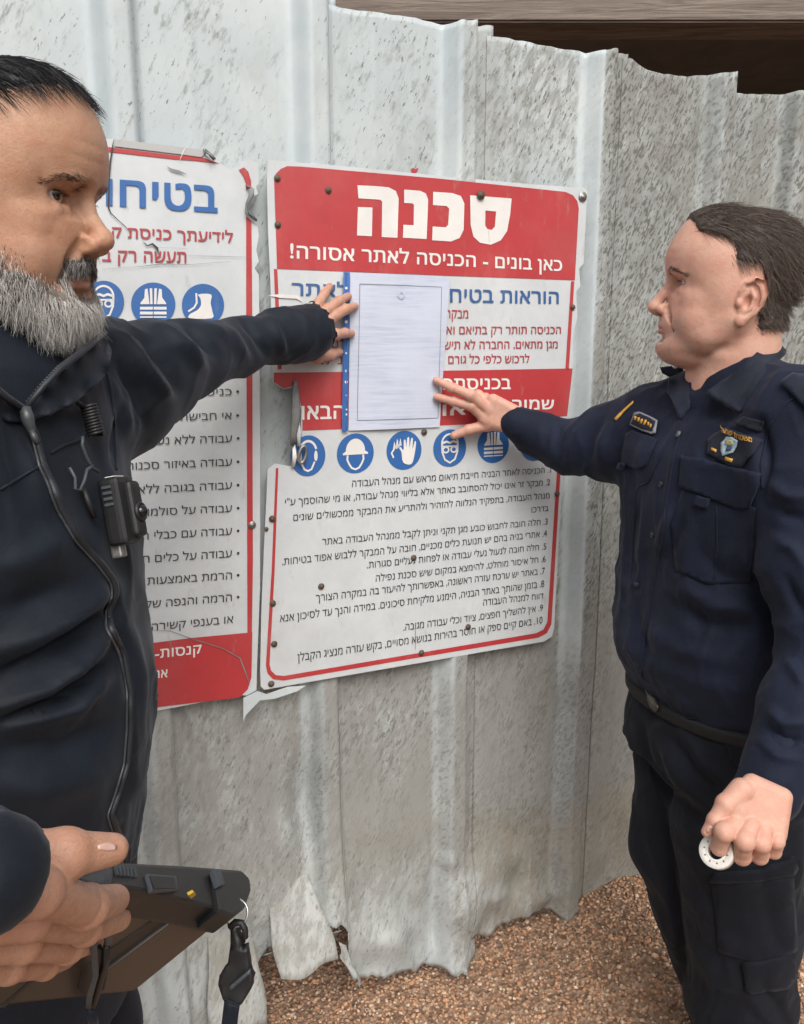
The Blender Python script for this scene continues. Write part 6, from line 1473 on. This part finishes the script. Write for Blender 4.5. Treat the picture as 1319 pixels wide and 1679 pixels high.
tube('clip_hook', [T3(150, 1524, .014), T3(158, 1518, .014), T3(168, 1520, .014), T3(177, 1531, .014), T3(179, 1543, .014), T3(175, 1547, .014)], [.0024, .0026, .0026, .0026, .0024, .0018], PLG, tab, 8)
tube('clip_bar', [T3(151, 1524, .014), T3(155, 1560, .014), T3(157, 1600, .014), T3(147, 1635, .014), T3(146, 1650, .014)], .0020, PLG, tab, 8)
tube('clip_bar', [T3(175, 1552, .014), T3(174, 1580, .014), T3(166, 1608, .014), T3(160, 1630, .014), T3(152, 1652, .014)], .0020, PLK, tab, 8)
slab('clip_body', [(160, 1556), (170, 1556), (173, 1580), (164, 1610), (158, 1640), (150, 1648), (152, 1620), (158, 1590)], T3, .012, .004, tn, PLK, tab, .0008)
tube('tether', [T3(150, 1654, .014), T3(154, 1680, .014), T3(155, 1720, .014)], .0035, BLACKF, tab, 8)

# body camera clipped to the jacket, with its coiled cord
h, n = cast(bJ, 176, 842); h = np.array(h[:]); n = np.array(n[:]); n *= np.sign(n @ (CAM - h))
up = P(163, 780, .8) - P(190, 903, .8); up -= n * (up @ n); up /= np.linalg.norm(up); rt = np.cross(n, up); rt *= np.sign(rt[0])
dh = float((h - CAM) @ np.array([0, _c, -_s])); sc_ = dh / F_PX
bc = thing('body_camera', h, 'small black body camera with coiled cord clipped on black jacket chest', 'camera')
Ob = h + n * .004
frame_box('case', Ob, rt, up, n, (-.018, -.036, .0), (.018, .036, .023), PLK, bc, .007, 3)
frame_box('front_plate', Ob, rt, up, n, (-.003, -.030, .018), (.019, .030, .030), PLK, bc, .007, 4)
frame_box('label', Ob, rt, up, n, (-.011, .0355, .007), (.009, .0368, .017), LW, bc, .0)
lc = Ob + rt * .008 - up * .004 + n * .030
ring('lens_ring', lc, n, .0085, .0026, PLK, bc)
bm = bmesh.new(); bmesh.ops.create_uvsphere(bm, u_segments=20, v_segments=10, radius=.0075)
bmesh.ops.transform(bm, matrix=Matrix.Translation(Vector(lc)) @ Matrix.Diagonal((1, 1, 1, 1)), verts=bm.verts); bm_obj('lens', bm, MT('lens_glass', (.01, .01, .014), .05).m, bc, True)
for i in range(4): frame_box('grip_ridge', Ob, rt, up, n, (-.0195, .006 + i * .006, .006), (-.0175, .009 + i * .006, .016), PLG, bc, .0005)
frame_box('clip', Ob, rt, up, n, (-.010, -.048, -.002), (.002, -.030, .010), MAT['steel'], bc, .002)
def onj(px, py, off):
    hh, nn = cast(bJ, px, py); hh, nn = np.array(hh[:]), np.array(nn[:]); nn *= np.sign(nn @ (CAM - hh)); return hh + nn * off
pth = [onj(92, 614, .010), onj(97, 628, .012), onj(98, 645, .012), onj(104, 662, .012), onj(118, 672, .012)]; tube('cord', pth, .0026, PLK, bc, 8)
c0_, c1_ = onj(131, 672, .012), onj(140, 716, .012); ax = c1_ - c0_; La = np.linalg.norm(ax); ax /= La; e1 = np.cross(ax, [0, 1, 0]); e1 /= np.linalg.norm(e1); e2 = np.cross(ax, e1)
tube('coiled_cord', [c0_ + ax * La * t + (e1 * math.cos(t * 2 * math.pi * 10) + e2 * math.sin(t * 2 * math.pi * 10)) * .0072 for t in np.linspace(0, 1, 220)], .0017, PLK, bc, 6)
tube('cord', [onj(127, 716, .006), onj(126, 730, .006), onj(133, 750, .006), onj(142, 768, .006), onj(150, 775, .008)], .0018, PLG, bc, 8)
tube('cord_loop', [onj(106, 768, .006), onj(112, 785, .008), onj(112, 803, .008), onj(120, 806, .008), onj(124, 790, .010), onj(128, 772, .010), onj(140, 766, .008)], .0016, PLG, bc, 8)
tube('spring_clip', [onj(88, 606, .012), onj(95, 618, .016), onj(103, 626, .014), onj(100, 612, .014), onj(93, 600, .012)], .0022, PLG, bc, 8)
tube('pen_clip', [onj(130, 800, .004), onj(138, 830, .006), onj(146, 850, .006)], [.003, .0034, .003], PLK, bc, 8)

# roll of clear tape in the uniformed man's hand
tc = P(1176, 1397, D4 - .004); ta = -vd(1176, 1397) + np.array([-.25, 0, .15]); ta /= np.linalg.norm(ta)
tape = thing('tape_roll', tc, 'small roll of white tape held in the uniformed man\'s closed hand', 'tape')
a_ = np.cross(ta, [0, 0, 1.]); a_ /= np.linalg.norm(a_); b_ = np.cross(ta, a_)
def annulus(name, r0, r1, t0, t1, mat, parent, n=48):
    prof = [(r0, t0), (r1, t0), (r1, t1), (r0, t1)]; bv_ = .0006
    prof = [(r0 + bv_, t0), (r1 - bv_, t0), (r1, t0 + bv_), (r1, t1 - bv_), (r1 - bv_, t1), (r0 + bv_, t1), (r0, t1 - bv_), (r0, t0 + bv_)]; k = len(prof)
    V = [tc + (a_ * math.cos(t) + b_ * math.sin(t)) * r + ta * z for t in np.linspace(0, 2 * math.pi, n + 1)[:-1] for r, z in prof]
    Fc = [(i * k + j, i * k + (j + 1) % k, ((i + 1) % n) * k + (j + 1) % k, ((i + 1) % n) * k + j) for i in range(n) for j in range(k)]
    return mesh_obj(name, np.array(V), Fc, mat, parent, True)
annulus('tape_winding', .0125, .0212, -.008, .008, plain('tape_white', (.66, .65, .60), .35, .1, 300, .1), tape)
annulus('tape_core', .0098, .0128, -.0085, .0085, plain('tape_core_plastic', (.75, .74, .70), .3, .06), tape)
for i in range(10):
    a = i * .628; c = tc + (a_ * math.cos(a) + b_ * math.sin(a)) * .0145 + ta * .0081; ring('core_mark', c, ta, .0007, .0004, MAT['ink'], tape, 8)
